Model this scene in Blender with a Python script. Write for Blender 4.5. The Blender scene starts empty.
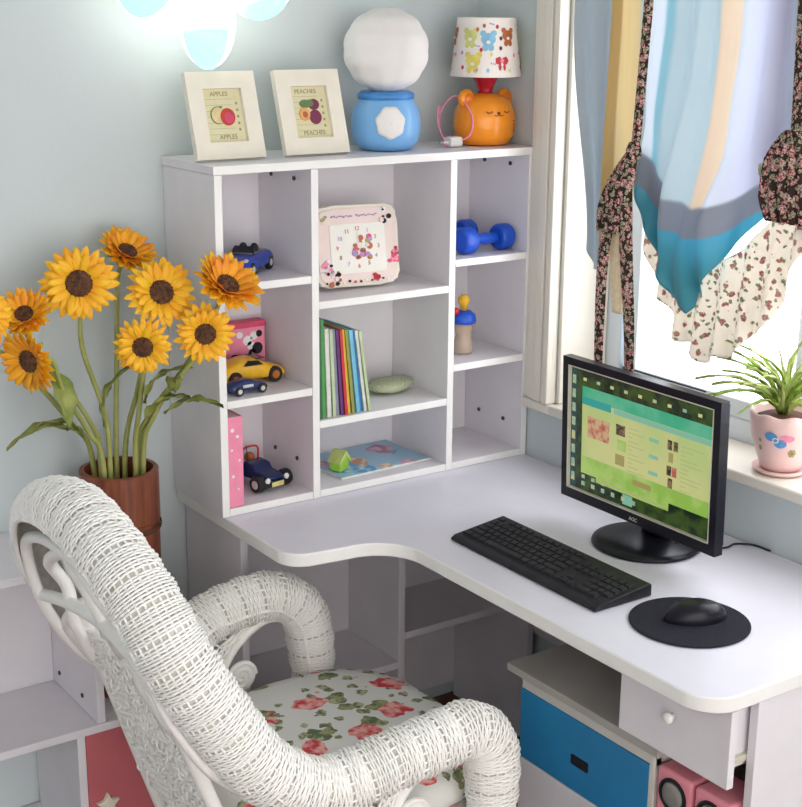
import bpy, math, random
from mathutils import Vector, Matrix, noise
random.seed(7)
PI = math.pi
sc = bpy.context.scene
COL = sc.collection

# ------------------------------------------------------------------ camera, sky, exposure
cam_d = bpy.data.cameras.new('camera'); cam = bpy.data.objects.new('camera', cam_d); COL.objects.link(cam)
yaw, pitch, roll, fpx = 0.6069, -0.2725, 0.0088, 1432.04
fw = Vector((math.sin(yaw)*math.cos(pitch), math.cos(yaw)*math.cos(pitch), math.sin(pitch)))
rt = Vector((math.cos(yaw), -math.sin(yaw), 0)); up = rt.cross(fw)
r2 = rt*math.cos(roll) + up*math.sin(roll); u2 = up*math.cos(roll) - rt*math.sin(roll)
cam.matrix_world = Matrix(((r2.x, u2.x, -fw.x, -2.2171), (r2.y, u2.y, -fw.y, -2.6421), (r2.z, u2.z, -fw.z, 1.8389), (0, 0, 0, 1)))
cam_d.sensor_fit = 'HORIZONTAL'; cam_d.sensor_width = 36; cam_d.lens = 36*fpx/802; cam_d.clip_start = 0.05
sc.camera = cam
sc.view_settings.view_transform = 'Standard'; sc.view_settings.look = 'None'
sc.view_settings.gamma = 1; sc.view_settings.exposure = 0.0

w = bpy.data.worlds.new('daylight'); sc.world = w; w.use_nodes = True
nt = w.node_tree; nt.nodes.clear()
wo = nt.nodes.new('ShaderNodeOutputWorld'); bg = nt.nodes.new('ShaderNodeBackground')
tc = nt.nodes.new('ShaderNodeTexCoord'); sx = nt.nodes.new('ShaderNodeSeparateXYZ')
mr = nt.nodes.new('ShaderNodeMapRange'); cr = nt.nodes.new('ShaderNodeMixRGB')
nt.links.new(tc.outputs['Generated'], sx.inputs[0]); nt.links.new(sx.outputs['X'], mr.inputs['Value'])
mr.inputs['From Min'].default_value = -0.1; mr.inputs['From Max'].default_value = 0.7
nt.links.new(mr.outputs[0], cr.inputs[0])
SKY_ROOM, SKY_WIN = (3.22, 3.08, 2.98, 1), (5.0, 5.1, 5.5, 1)
cr.inputs[1].default_value = SKY_ROOM; cr.inputs[2].default_value = SKY_WIN
nt.links.new(cr.outputs[0], bg.inputs[0]); bg.inputs[1].default_value = 1.0
nt.links.new(bg.outputs[0], wo.inputs[0])

def area(name, loc, target, sx_, sy_, power, color=(1, 1, 1)):
    l = bpy.data.lights.new(name, 'AREA'); l.shape = 'RECTANGLE'; l.size = sx_; l.size_y = sy_
    l.energy = power; l.color = color
    o = bpy.data.objects.new(name, l); COL.objects.link(o); o.location = loc
    o.rotation_euler = (Vector(target)-Vector(loc)).to_track_quat('-Z', 'Y').to_euler(); return o
po = area('window_portal', (0.24, -0.86, 1.58), (-1.0, -0.86, 1.58), 1.55, 1.42, 1)   # sky portal in the window opening: emits nothing itself
po.data.cycles.is_portal = True

# ------------------------------------------------------------------ materials
def mat(name, color, rough=0.5, metal=0, bump=None, noise_mix=None, spec=0.5, emit=None, trans=0, alpha=None, coat=0):
    m = bpy.data.materials.new(name); m.use_nodes = True; n = m.node_tree; b = n.nodes['Principled BSDF']
    c = tuple(color)+(1,)
    b.inputs['Base Color'].default_value = c; b.inputs['Roughness'].default_value = rough
    b.inputs['Metallic'].default_value = metal; b.inputs['Specular IOR Level'].default_value = spec
    b.inputs['Coat Weight'].default_value = coat
    if trans: b.inputs['Transmission Weight'].default_value = trans
    if emit:
        b.inputs['Emission Color'].default_value = tuple(emit[0])+(1,); b.inputs['Emission Strength'].default_value = emit[1]
    co = n.nodes.new('ShaderNodeTexCoord')
    if noise_mix:
        c2, scale, amt = noise_mix
        t = n.nodes.new('ShaderNodeTexNoise'); t.inputs['Scale'].default_value = scale; t.inputs['Detail'].default_value = 4
        mx = n.nodes.new('ShaderNodeMixRGB'); mx.inputs[1].default_value = c; mx.inputs[2].default_value = tuple(c2)+(1,)
        r = n.nodes.new('ShaderNodeMapRange'); r.inputs['From Min'].default_value = 0.35; r.inputs['From Max'].default_value = 0.65
        r.inputs['To Max'].default_value = amt
        n.links.new(co.outputs['Object'], t.inputs['Vector']); n.links.new(t.outputs[0], r.inputs[0])
        n.links.new(r.outputs[0], mx.inputs[0]); n.links.new(mx.outputs[0], b.inputs['Base Color'])
    if bump:
        scale, strength = bump
        t = n.nodes.new('ShaderNodeTexNoise'); t.inputs['Scale'].default_value = scale; t.inputs['Detail'].default_value = 3
        bp = n.nodes.new('ShaderNodeBump'); bp.inputs['Strength'].default_value = strength; bp.inputs['Distance'].default_value = 0.002
        n.links.new(co.outputs['Object'], t.inputs['Vector']); n.links.new(t.outputs[0], bp.inputs['Height']); n.links.new(bp.outputs[0], b.inputs['Normal'])
    return m

def ramp(n, stops, interp='LINEAR'):
    r = n.nodes.new('ShaderNodeValToRGB'); e = r.color_ramp.elements; r.color_ramp.interpolation = interp
    while len(e) < len(stops): e.new(0.5)
    for i, (p, c) in enumerate(stops): e[i].position = p; e[i].color = tuple(c)+(1,)
    return r

def voronoi_mat(name, base, spots, rough=0.8, translucent=0.0):
    """base cloth colour with printed blobs; spots = [(scale, radius, colorA, colorB, offset)]"""
    m = bpy.data.materials.new(name); m.use_nodes = True; n = m.node_tree; b = n.nodes['Principled BSDF']
    b.inputs['Roughness'].default_value = rough; b.inputs['Specular IOR Level'].default_value = 0.2
    co = n.nodes.new('ShaderNodeTexCoord')
    last = None
    for (scale, rad, ca, cb, off) in spots:
        mp = n.nodes.new('ShaderNodeMapping'); mp.inputs['Location'].default_value = (off, off*1.7, off*0.3)
        dn = n.nodes.new('ShaderNodeTexNoise'); dn.inputs['Scale'].default_value = scale*1.8
        ad = n.nodes.new('ShaderNodeMixRGB'); ad.blend_type = 'LINEAR_LIGHT'; ad.inputs[0].default_value = 0.35/scale
        n.links.new(co.outputs['Object'], mp.inputs[0]); n.links.new(co.outputs['Object'], dn.inputs['Vector'])
        n.links.new(mp.outputs[0], ad.inputs[1]); n.links.new(dn.outputs['Color'], ad.inputs[2])
        v = n.nodes.new('ShaderNodeTexVoronoi'); v.inputs['Scale'].default_value = scale; v.inputs['Randomness'].default_value = 0.9
        n.links.new(ad.outputs[0], v.inputs['Vector'])
        lt = n.nodes.new('ShaderNodeMath'); lt.operation = 'LESS_THAN'; lt.inputs[1].default_value = rad
        n.links.new(v.outputs['Distance'], lt.inputs[0])
        fine = n.nodes.new('ShaderNodeTexNoise'); fine.inputs['Scale'].default_value = scale*4
        n.links.new(co.outputs['Object'], fine.inputs['Vector'])
        rp = ramp(n, [(0.42, ca), (0.58, cb)]); n.links.new(fine.outputs[0], rp.inputs[0])
        mx = n.nodes.new('ShaderNodeMixRGB'); mx.inputs[1].default_value = tuple(base)+(1,)
        if last: n.links.new(last.outputs[0], mx.inputs[1])
        n.links.new(lt.outputs[0], mx.inputs[0]); n.links.new(rp.outputs[0], mx.inputs[2]); last = mx
    n.links.new(last.outputs[0], b.inputs['Base Color'])
    if translucent: add_translucent(m, last.outputs[0], translucent)
    return m

def add_translucent(m, color_socket, fac):
    n = m.node_tree; b = n.nodes['Principled BSDF']; out = n.nodes['Material Output']
    t = n.nodes.new('ShaderNodeBsdfTranslucent'); mx = n.nodes.new('ShaderNodeMixShader'); mx.inputs[0].default_value = fac
    if hasattr(color_socket, 'links'): n.links.new(color_socket, t.inputs[0])
    else: t.inputs[0].default_value = tuple(color_socket)+(1,)
    n.links.new(b.outputs[0], mx.inputs[1]); n.links.new(t.outputs[0], mx.inputs[2]); n.links.new(mx.outputs[0], out.inputs[0])

def wood_mat(name, a, b_, scale, vec=(8, 8, 0.6), rough=0.45):
    m = bpy.data.materials.new(name); m.use_nodes = True; n = m.node_tree; b = n.nodes['Principled BSDF']
    co = n.nodes.new('ShaderNodeTexCoord'); mp = n.nodes.new('ShaderNodeMapping'); mp.inputs['Scale'].default_value = vec
    t = n.nodes.new('ShaderNodeTexNoise'); t.inputs['Scale'].default_value = scale; t.inputs['Detail'].default_value = 6
    rp = ramp(n, [(0.3, a), (0.7, b_)])
    n.links.new(co.outputs['Object'], mp.inputs[0]); n.links.new(mp.outputs[0], t.inputs['Vector']); n.links.new(t.outputs[0], rp.inputs[0])
    n.links.new(rp.outputs[0], b.inputs['Base Color']); b.inputs['Roughness'].default_value = rough
    return m

M = {}
M['wall'] = mat('pale_blue_paint', (0.575, 0.635, 0.64), 0.85, bump=(60, 0.15), noise_mix=((0.59, 0.65, 0.66), 2.5, 1))
M['ceiling'] = mat('ceiling_white', (0.8, 0.8, 0.78), 0.9, noise_mix=((0.77, 0.77, 0.75), 3, 1))
M['floor'] = wood_mat('red_brown_boards', (0.10, 0.03, 0.02), (0.2, 0.07, 0.04), 6, (1, 10, 1))
M['trim'] = mat('cream_gloss_trim', (0.82, 0.775, 0.68), 0.35, noise_mix=((0.79, 0.74, 0.64), 5, 0.6))
M['upvc'] = mat('window_frame_white', (0.75, 0.82, 0.88), 0.3, noise_mix=((0.72, 0.80, 0.86), 5, 0.6))
M['white'] = mat('white_laminate', (0.80, 0.775, 0.80), 0.42, noise_mix=((0.76, 0.735, 0.765), 9, 1), bump=(140, 0.05))
M['desktop'] = mat('white_desktop_laminate', (0.765, 0.755, 0.825), 0.36, noise_mix=((0.73, 0.72, 0.79), 7, 1), bump=(140, 0.05))
M['edge'] = mat('white_edge_banding', (0.90, 0.89, 0.86), 0.38, noise_mix=((0.86, 0.85, 0.82), 9, 1))
M['carcass'] = mat('drawer_unit_cream', (0.70, 0.68, 0.62), 0.45, noise_mix=((0.66, 0.64, 0.58), 9, 1))
M['grey_top'] = mat('drawer_unit_top', (0.46, 0.44, 0.40), 0.45, noise_mix=((0.42, 0.40, 0.36), 9, 1))
M['blue_front'] = mat('blue_drawer_front', (0.02, 0.25, 0.52), 0.4, noise_mix=((0.02, 0.22, 0.47), 8, 1))
M['pink_door'] = mat('pink_door_front', (0.60, 0.16, 0.17), 0.5, noise_mix=((0.52, 0.13, 0.15), 5, 1))
M['hole'] = mat('dark_fitting', (0.05, 0.05, 0.07), 0.5, noise_mix=((0.03, 0.03, 0.04), 30, 1))
M['black'] = mat('black_plastic', (0.010, 0.010, 0.014), 0.45, spec=0.3, noise_mix=((0.018, 0.018, 0.022), 40, 1))
M['gloss_black'] = mat('gloss_black_plastic', (0.006, 0.006, 0.012), 0.30, spec=0.28, noise_mix=((0.01, 0.01, 0.016), 20, 1))
M['key'] = mat('black_key', (0.014, 0.014, 0.018), 0.5, spec=0.3, noise_mix=((0.03, 0.03, 0.035), 120, 1))
M['padm'] = mat('mouse_mat_cloth', (0.018, 0.018, 0.026), 0.9, spec=0.2, bump=(900, 0.4), noise_mix=((0.026, 0.026, 0.036), 300, 1))
M['silver'] = mat('silver_line', (0.75, 0.71, 0.58), 0.3, 0.3, noise_mix=((0.7, 0.67, 0.55), 30, 1))
M['wicker'] = mat('white_painted_wicker', (0.96, 0.95, 0.91), 0.45, bump=(220, 0.4), noise_mix=((0.93, 0.915, 0.86), 25, 1))
M['liner'] = mat('wicker_core', (0.68, 0.66, 0.60), 0.8, noise_mix=((0.55, 0.53, 0.47), 60, 1))
M['cushion'] = voronoi_mat('rose_print_cotton', (0.72, 0.72, 0.68), [(13, 0.30, (0.12, 0.17, 0.09), (0.34, 0.34, 0.17), 3.1), (24, 0.29, (0.16, 0.19, 0.10), (0.45, 0.44, 0.28), 7.7), (10.5, 0.34, (0.62, 0.07, 0.08), (0.82, 0.42, 0.38), 0.4)])
M['vase'] = wood_mat('red_brown_bamboo', (0.10, 0.022, 0.010), (0.30, 0.085, 0.035), 9, (6, 6, 0.5), 0.38)
M['vase_in'] = mat('dark_wood_inside', (0.07, 0.02, 0.012), 0.6, noise_mix=((0.1, 0.03, 0.02), 20, 1))
M['petal'] = mat('yellow_petal', (0.98, 0.56, 0.015), 0.55, noise_mix=((0.95, 0.40, 0.006), 30, 0.9))
M['petal2'] = mat('amber_petal', (0.93, 0.44, 0.01), 0.55, noise_mix=((0.90, 0.27, 0.008), 25, 0.9))
M['seed'] = mat('seed_brown', (0.05, 0.018, 0.010), 0.8, noise_mix=((0.20, 0.08, 0.03), 120, 0.9), bump=(250, 1.0))
M['stem'] = mat('stem_green', (0.28, 0.31, 0.07), 0.5, noise_mix=((0.42, 0.42, 0.14), 18, 1))
M['leaf'] = mat('leaf_green', (0.19, 0.24, 0.045), 0.5, noise_mix=((0.38, 0.39, 0.10), 22, 1), bump=(60, 0.5))
M['frame'] = mat('cream_picture_frame', (0.86, 0.80, 0.68), 0.4, noise_mix=((0.82, 0.76, 0.64), 20, 1))
M['paper'] = mat('aged_print_paper', (0.76, 0.70, 0.46), 0.8, noise_mix=((0.72, 0.68, 0.42), 60, 1))
M['ink'] = mat('brown_ink', (0.32, 0.26, 0.16), 0.8, noise_mix=((0.4, 0.33, 0.2), 60, 1))
def flat(name, c, rough=0.5, k=0.8, sc_=40): 
    M[name] = mat(name, c, rough, noise_mix=(tuple(x*k for x in c), sc_, 1)); return M[name]
flat('apple_red', (0.65, 0.06, 0.03)); flat('apple_cream', (0.85, 0.68, 0.36)); flat('plum', (0.22, 0.03, 0.08)); flat('peach', (0.90, 0.45, 0.16))
flat('stone', (0.55, 0.14, 0.05)); flat('fruit_leaf', (0.16, 0.26, 0.09))
flat('toy_blue', (0.02, 0.06, 0.42), 0.25); flat('dumb_blue', (0.01, 0.09, 0.60), 0.35, 0.9); flat('toy_navy', (0.015, 0.03, 0.12), 0.25)
flat('toy_yellow', (0.90, 0.50, 0.02), 0.25, 0.9); flat('toy_grey', (0.18, 0.18, 0.18), 0.4); flat('tyre', (0.012, 0.012, 0.014), 0.7)
flat('rim', (0.6, 0.6, 0.6), 0.3); flat('rim_orange', (0.55, 0.16, 0.02), 0.3); flat('glassy', (0.02, 0.02, 0.025), 0.1)
flat('white_toy', (0.85, 0.85, 0.85), 0.4, 0.95); flat('lamp_yellow', (0.85, 0.75, 0.3), 0.3); flat('red', (0.6, 0.02, 0.02), 0.3)
flat('pink', (0.90, 0.28, 0.42), 0.5, 0.93); flat('hotpink', (0.75, 0.08, 0.18), 0.5); flat('palepink', (0.80, 0.66, 0.60), 0.5, 0.96)
flat('clock_cream', (0.80, 0.74, 0.62), 0.5, 0.95); flat('clock_face', (0.82, 0.80, 0.72), 0.5, 0.97); flat('orange', (0.92, 0.30, 0.015), 0.22, 0.95)
flat('orange_dark', (0.85, 0.2, 0.015), 0.3); flat('brown_line', (0.12, 0.03, 0.01), 0.5)
flat('lampred', (0.50, 0.005, 0.02), 0.2); flat('inflate_blue', (0.20, 0.46, 0.80), 0.28, 0.95, 8); flat('collar_blue', (0.06, 0.26, 0.62), 0.3)
flat('skyblue', (0.25, 0.55, 0.75)); flat('lime', (0.35, 0.62, 0.06), 0.4); flat('bear_yellow', (0.85, 0.72, 0.15)); flat('bear_lime', (0.72, 0.74, 0.25))
flat('bear_brown', (0.5, 0.14, 0.04)); flat('violet', (0.45, 0.3, 0.6)); flat('speaker_pink', (0.85, 0.30, 0.36), 0.4, 0.93)
flat('cone_grey', (0.28, 0.27, 0.25), 0.6); flat('pot_pink', (0.85, 0.58, 0.54), 0.3, 0.92, 12); flat('soil', (0.12, 0.04, 0.02), 0.9)
flat('bow_blue', (0.10, 0.32, 0.62)); flat('olive', (0.35, 0.36, 0.16)); flat('plant_green', (0.30, 0.46, 0.06), 0.45); flat('plant_light', (0.55, 0.66, 0.20), 0.45)
M['fluff'] = mat('white_velour', (0.86, 0.83, 0.80), 0.7, noise_mix=((0.82, 0.78, 0.76), 8, 1), bump=(40, 0.6))
M['plug'] = mat('white_plug', (0.72, 0.70, 0.66), 0.4, noise_mix=((0.68, 0.66, 0.62), 30, 1))
M['glass'] = mat('clear_pane', (1, 1, 1), 0.0, trans=1.0)
def thin_glass(name):
    m = bpy.data.materials.new(name); m.use_nodes = True; n = m.node_tree; n.nodes.remove(n.nodes['Principled BSDF'])
    t = n.nodes.new('ShaderNodeBsdfTransparent'); g = n.nodes.new('ShaderNodeBsdfGlossy'); g.inputs['Roughness'].default_value = 0.02
    mx = n.nodes.new('ShaderNodeMixShader'); mx.inputs[0].default_value = 0.04
    n.links.new(t.outputs[0], mx.inputs[1]); n.links.new(g.outputs[0], mx.inputs[2])
    n.links.new(mx.outputs[0], n.nodes['Material Output'].inputs[0]); return m
M['pane'] = thin_glass('window_glass')
M['shade_white'] = mat('printed_shade', (0.90, 0.84, 0.78), 0.6, noise_mix=((0.88, 0.80, 0.74), 10, 1))
M['pouch'] = voronoi_mat('green_print_pouch', (0.42, 0.46, 0.30), [(60, 0.35, (0.18, 0.26, 0.14), (0.6, 0.6, 0.5), 1.0)])
M['ribbon'] = voronoi_mat('dark_floral_ribbon', (0.05, 0.030, 0.024), [(95, 0.46, (0.16, 0.14, 0.07), (0.62, 0.56, 0.42), 2.0), (70, 0.42, (0.48, 0.06, 0.08), (0.80, 0.62, 0.56), 5.0)], translucent=0.10)
M['floral_sheer'] = voronoi_mat('cream_floral_voile', (0.78, 0.74, 0.66), [(45, 0.30, (0.40, 0.18, 0.18), (0.5, 0.34, 0.28), 2.0), (60, 0.26, (0.25, 0.28, 0.16), (0.4, 0.40, 0.28), 4.0)], translucent=0.5)
M['lace'] = mat('cream_lace', (0.80, 0.72, 0.56), 0.9, noise_mix=((0.6, 0.5, 0.36), 90, 0.8), bump=(200, 1.0)); add_translucent(M['lace'], (0.8, 0.72, 0.56), 0.4)
def emis(name, c, s, glossy=True, c2=None, sc_=30):
    s *= 0.80
    m = mat(name, tuple(x*0.15 for x in c), 0.25, emit=(c, s))
    if c2:
        n = m.node_tree; b = n.nodes['Principled BSDF']; co = n.nodes.new('ShaderNodeTexCoord'); t = n.nodes.new('ShaderNodeTexNoise')
        t.inputs['Scale'].default_value = sc_; t.inputs['Detail'].default_value = 4
        rp = ramp(n, [(0.42, c), (0.6, c2)]); n.links.new(co.outputs['Object'], t.inputs['Vector']); n.links.new(t.outputs[0], rp.inputs[0]); n.links.new(rp.outputs[0], b.inputs['Emission Color'])
    M[name] = m; return m
emis('scr_bg', (0.008, 0.020, 0.010), 1.0, c2=(0.045, 0.085, 0.015), sc_=35)
emis('scr_page', (0.58, 0.58, 0.24), 1.0, c2=(0.44, 0.55, 0.20), sc_=8)
emis('scr_green', (0.28, 0.48, 0.08), 1.0, c2=(0.42, 0.58, 0.16), sc_=20)
emis('scr_teal', (0.05, 0.40, 0.22), 1.0, c2=(0.12, 0.46, 0.28), sc_=15)
emis('scr_teal2', (0.03, 0.34, 0.30), 1.0); emis('scr_side', (0.02, 0.06, 0.06), 1.0)
emis('scr_line', (0.42, 0.44, 0.20), 1.0); emis('scr_red', (0.45, 0.10, 0.08), 1.0, c2=(0.6, 0.42, 0.22), sc_=60)
emis('scr_dark', (0.03, 0.02, 0.012), 1.0, c2=(0.3, 0.2, 0.1), sc_=90); emis('scr_icon', (0.25, 0.40, 0.30), 1.0, c2=(0.55, 0.5, 0.25), sc_=60)
emis('scr_brown', (0.35, 0.30, 0.10), 1.0); emis('scr_btn', (0.22, 0.48, 0.34), 1.0)
M['lampglass'] = mat('frosted_petal_glass', (0.8, 0.95, 0.92), 0.3, emit=((1.0, 0.98, 0.90), 2.0))
M['tealglass'] = mat('aqua_glass', (0.35, 0.85, 0.78), 0.15, emit=((0.50, 0.88, 0.82), 0.85))

# curtain fabric: stripes woven along the U texture direction
def curtain_mat():
    m = bpy.data.materials.new('striped_curtain_taffeta'); m.use_nodes = True; n = m.node_tree; b = n.nodes['Principled BSDF']
    b.inputs['Roughness'].default_value = 0.45; b.inputs['Sheen Weight'].default_value = 0.3
    uv = n.nodes.new('ShaderNodeTexCoord'); s = n.nodes.new('ShaderNodeSeparateXYZ'); n.links.new(uv.outputs['UV'], s.inputs[0])
    lil, gold, crm, aqua, pale, peach, grey, brown = (0.50, 0.56, 0.60), (0.58, 0.44, 0.20), (0.82, 0.71, 0.46), (0.42, 0.64, 0.70), (0.60, 0.69, 0.72), (0.82, 0.70, 0.58), (0.42, 0.46, 0.50), (0.50, 0.36, 0.28)
    wh = (0.78, 0.82, 0.86)
    st = [(0.0, lil), (0.117, lil), (0.118, gold), (0.158, gold), (0.160, crm), (0.213, crm), (0.216, pale), (0.236, pale), (0.238, wh), (0.300, wh), (0.303, aqua), (0.325, aqua), (0.345, pale), (0.472, pale), (0.477, peach), (0.515, (0.85, 0.78, 0.68)), (0.54, wh), (0.60, (0.72, 0.74, 0.84)), (0.64, (0.50, 0.50, 0.58)), (0.73, lil), (0.735, peach), (0.80, crm), (0.805, aqua), (0.87, pale), (1.0, lil)]
    rp = ramp(n, st[:1]+st[1:]) if len(st) <= 32 else None
    n.links.new(s.outputs['X'], rp.inputs[0])
    band = ramp(n, [(0.0, (0, 0, 0)), (0.82, (0, 0, 0)), (0.83, (1, 1, 1)), (1.0, (1, 1, 1))])
    n.links.new(s.outputs['Y'], band.inputs[0])
    lowc = ramp(n, [(0.0, grey), (0.905, (0.34, 0.37, 0.43)), (0.91, (0.12, 0.48, 0.62)), (1.0, (0.10, 0.44, 0.54))]); n.links.new(s.outputs['Y'], lowc.inputs[0])
    mx = n.nodes.new('ShaderNodeMixRGB'); n.links.new(band.outputs[0], mx.inputs[0]); n.links.new(rp.outputs[0], mx.inputs[1]); n.links.new(lowc.outputs[0], mx.inputs[2])
    t = n.nodes.new('ShaderNodeTexNoise'); t.inputs['Scale'].default_value = 600
    bp = n.nodes.new('ShaderNodeBump'); bp.inputs['Strength'].default_value = 0.15; n.links.new(uv.outputs['Object'], t.inputs['Vector']); n.links.new(t.outputs[0], bp.inputs['Height']); n.links.new(bp.outputs[0], b.inputs['Normal'])
    n.links.new(mx.outputs[0], b.inputs['Base Color']); add_translucent(m, mx.outputs[0], 0.42)
    return m
M['curtain'] = curtain_mat()

# ------------------------------------------------------------------ mesh helpers
class MB:
    def __init__(s): s.v = []; s.f = []; s.m = []; s.uv = {}
    def add(s, vs, fs, mi=0):
        b = len(s.v); s.v += [tuple(v) for v in vs]
        for f in fs: s.f.append(tuple(i+b for i in f)); s.m.append(mi)
        return s
    def box(s, x0, x1, y0, y1, z0, z1, mi=0, T=None):
        vs = [Vector((x, y, z)) for x in (x0, x1) for y in (y0, y1) for z in (z0, z1)]
        if T is not None: vs = [T @ v for v in vs]
        return s.add(vs, [(0, 1, 3, 2), (4, 6, 7, 5), (0, 4, 5, 1), (2, 3, 7, 6), (0, 2, 6, 4), (1, 5, 7, 3)], mi)
    def tube(s, pts, r, n=8, mi=0, caps=True, closed=False, flat_=1.0):
        pts = [Vector(p) for p in pts]; N = len(pts)
        rs = r if isinstance(r, (list, tuple)) else [r]*N
        fr = frames(pts, closed); vs = []
        for (p, t, a, b), q in zip(fr, rs):
            for k in range(n):
                an = 2*PI*k/n; vs.append(p+a*math.cos(an)*q+b*math.sin(an)*q*flat_)
        fs = []
        for i in range(N if closed else N-1):
            j = (i+1) % N
            for k in range(n): fs.append((i*n+k, i*n+(k+1) % n, j*n+(k+1) % n, j*n+k))
        if caps and not closed: fs.append(tuple(range(n-1, -1, -1))); fs.append(tuple((N-1)*n+k for k in range(n)))
        return s.add(vs, fs, mi)
    def cyl(s, p0, p1, r0, r1=None, n=24, mi=0): return s.tube([p0, p1], [r0, r0 if r1 is None else r1], n, mi)
    def lathe(s, prof, c=(0, 0, 0), n=32, mi=0, sx=1, sy=1, axis='Z', caps=True):
        vs = []
        for r, z in prof:
            for k in range(n):
                a = 2*PI*k/n; x, y = r*math.cos(a)*sx, r*math.sin(a)*sy
                if axis == 'Z': v = (c[0]+x, c[1]+y, c[2]+z)
                elif axis == 'X': v = (c[0]+z, c[1]+x, c[2]+y)
                else: v = (c[0]+x, c[1]+z, c[2]+y)
                vs.append(v)
        fs = [(i*n+k, i*n+(k+1) % n, (i+1)*n+(k+1) % n, (i+1)*n+k) for i in range(len(prof)-1) for k in range(n)]
        if caps: fs.append(tuple(range(n-1, -1, -1))); fs.append(tuple((len(prof)-1)*n+k for k in range(n)))
        return s.add(vs, fs, mi)
    def ball(s, c, rx, ry=None, rz=None, n=20, mi=0, T=None):
        ry = rx if ry is None else ry; rz = rx if rz is None else rz; m = n//2; vs = []
        for i in range(m+1):
            th = PI*i/m*0.9998+0.0001
            for k in range(n):
                a = 2*PI*k/n; v = Vector((rx*math.sin(th)*math.cos(a), ry*math.sin(th)*math.sin(a), -rz*math.cos(th)))
                if T is not None: v = T @ v
                vs.append(Vector(c)+v)
        fs = [(i*n+k, i*n+(k+1) % n, (i+1)*n+(k+1) % n, (i+1)*n+k) for i in range(m) for k in range(n)]
        fs.append(tuple(range(n-1, -1, -1))); fs.append(tuple(m*n+k for k in range(n)))
        return s.add(vs, fs, mi)
    def prism(s, out, a0, a1, plane='XY', mi=0, T=None, side_mi=None):
        """outline in a plane, extruded along the third axis from a0 to a1"""
        def P(u, v, w_):
            p = {'XY': (u, v, w_), 'XZ': (u, w_, v), 'YZ': (w_, u, v)}[plane]; p = Vector(p)
            return T @ p if T is not None else p
        n = len(out); vs = [P(u, v, a0) for u, v in out]+[P(u, v, a1) for u, v in out]
        s.add(vs, [tuple(range(n-1, -1, -1)), tuple(range(n, 2*n))], mi)
        b = len(s.v)-2*n
        for k in range(n): s.f.append((b+k, b+(k+1) % n, b+n+(k+1) % n, b+n+k)); s.m.append(mi if side_mi is None else side_mi)
        return s
    def grid(s, fn, nu, nv, mi=0, uv=None):
        vs = [fn(i/nu, j/nv) for j in range(nv+1) for i in range(nu+1)]
        b = len(s.v)
        s.add(vs, [(j*(nu+1)+i, j*(nu+1)+i+1, (j+1)*(nu+1)+i+1, (j+1)*(nu+1)+i) for j in range(nv) for i in range(nu)], mi)
        if uv:
            for j in range(nv+1):
                for i in range(nu+1): s.uv[b+j*(nu+1)+i] = uv(i/nu, j/nv)
        return s
    def build(s, name, mats, parent=None, smooth=False, bevel=0, local=False, solid=0, subsurf=0, fixn=True):
        if not isinstance(mats, (list, tuple)): mats = [mats]
        off = Vector((0, 0, 0)) if (local or parent is None) else OFF.get(parent.name, Vector((0, 0, 0)))
        me = bpy.data.meshes.new(name); me.from_pydata([Vector(v)-off for v in s.v], [], s.f)
        for m_ in mats: me.materials.append(m_)
        me.polygons.foreach_set('material_index', s.m)
        if smooth: me.polygons.foreach_set('use_smooth', [True]*len(me.polygons))
        if s.uv:
            l = me.uv_layers.new(name='UVMap')
            for lp in me.loops: l.data[lp.index].uv = s.uv.get(lp.vertex_index, (0, 0))
        me.update()
        if fixn:
            import bmesh
            bm = bmesh.new(); bm.from_mesh(me); bmesh.ops.recalc_face_normals(bm, faces=bm.faces); bm.to_mesh(me); bm.free()
        o = bpy.data.objects.new(name, me); COL.objects.link(o)
        if parent is not None: o.parent = parent; OFF[o.name] = off
        if bevel:
            b = o.modifiers.new('bevel', 'BEVEL'); b.width = bevel; b.segments = 3; b.limit_method = 'ANGLE'; b.angle_limit = 0.6
            if not smooth:
                me.polygons.foreach_set('use_smooth', [True]*len(me.polygons))
                wn = o.modifiers.new('wn', 'WEIGHTED_NORMAL'); wn.keep_sharp = False
        if solid: sd = o.modifiers.new('solid', 'SOLIDIFY'); sd.thickness = solid; sd.offset = 0
        if subsurf: ss = o.modifiers.new('sub', 'SUBSURF'); ss.levels = subsurf; ss.render_levels = subsurf
        return o
OFF = {}
def frames(pts, closed=False):
    N = len(pts); out = []; a = None
    for i, p in enumerate(pts):
        if closed: t = pts[(i+1) % N]-pts[i-1]
        else: t = pts[min(i+1, N-1)]-pts[max(i-1, 0)]
        t = t.normalized() if t.length > 1e-9 else Vector((0, 0, 1))
        if a is None:
            a = t.orthogonal().normalized()
        a = (a-t*a.dot(t)); a = a.normalized() if a.length > 1e-6 else t.orthogonal().normalized()
        out.append((p, t, a, t.cross(a)))
    return out
def catmull(P, n=10, closed=False):
    P = [Vector(p) for p in P]; out = []; N = len(P)
    for i in range(N if closed else N-1):
        if closed: a, b, c, d = P[i-1], P[i], P[(i+1) % N], P[(i+2) % N]
        else: a, b, c, d = P[max(i-1, 0)], P[i], P[i+1], P[min(i+2, N-1)]
        for k in range(n):
            t = k/n; out.append(0.5*((2*b)+(c-a)*t+(2*a-5*b+4*c-d)*t*t+(3*b-a-3*c+d)*t**3))
    if not closed: out.append(P[-1])
    return out
def resample(pts, step):
    out = [pts[0].copy()]; acc = 0.0
    for a, b in zip(pts, pts[1:]):
        L = (b-a).length; d = step-acc
        while d <= L: out.append(a.lerp(b, d/L)); d += step
        acc = (acc+L) % step
    return out
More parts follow.
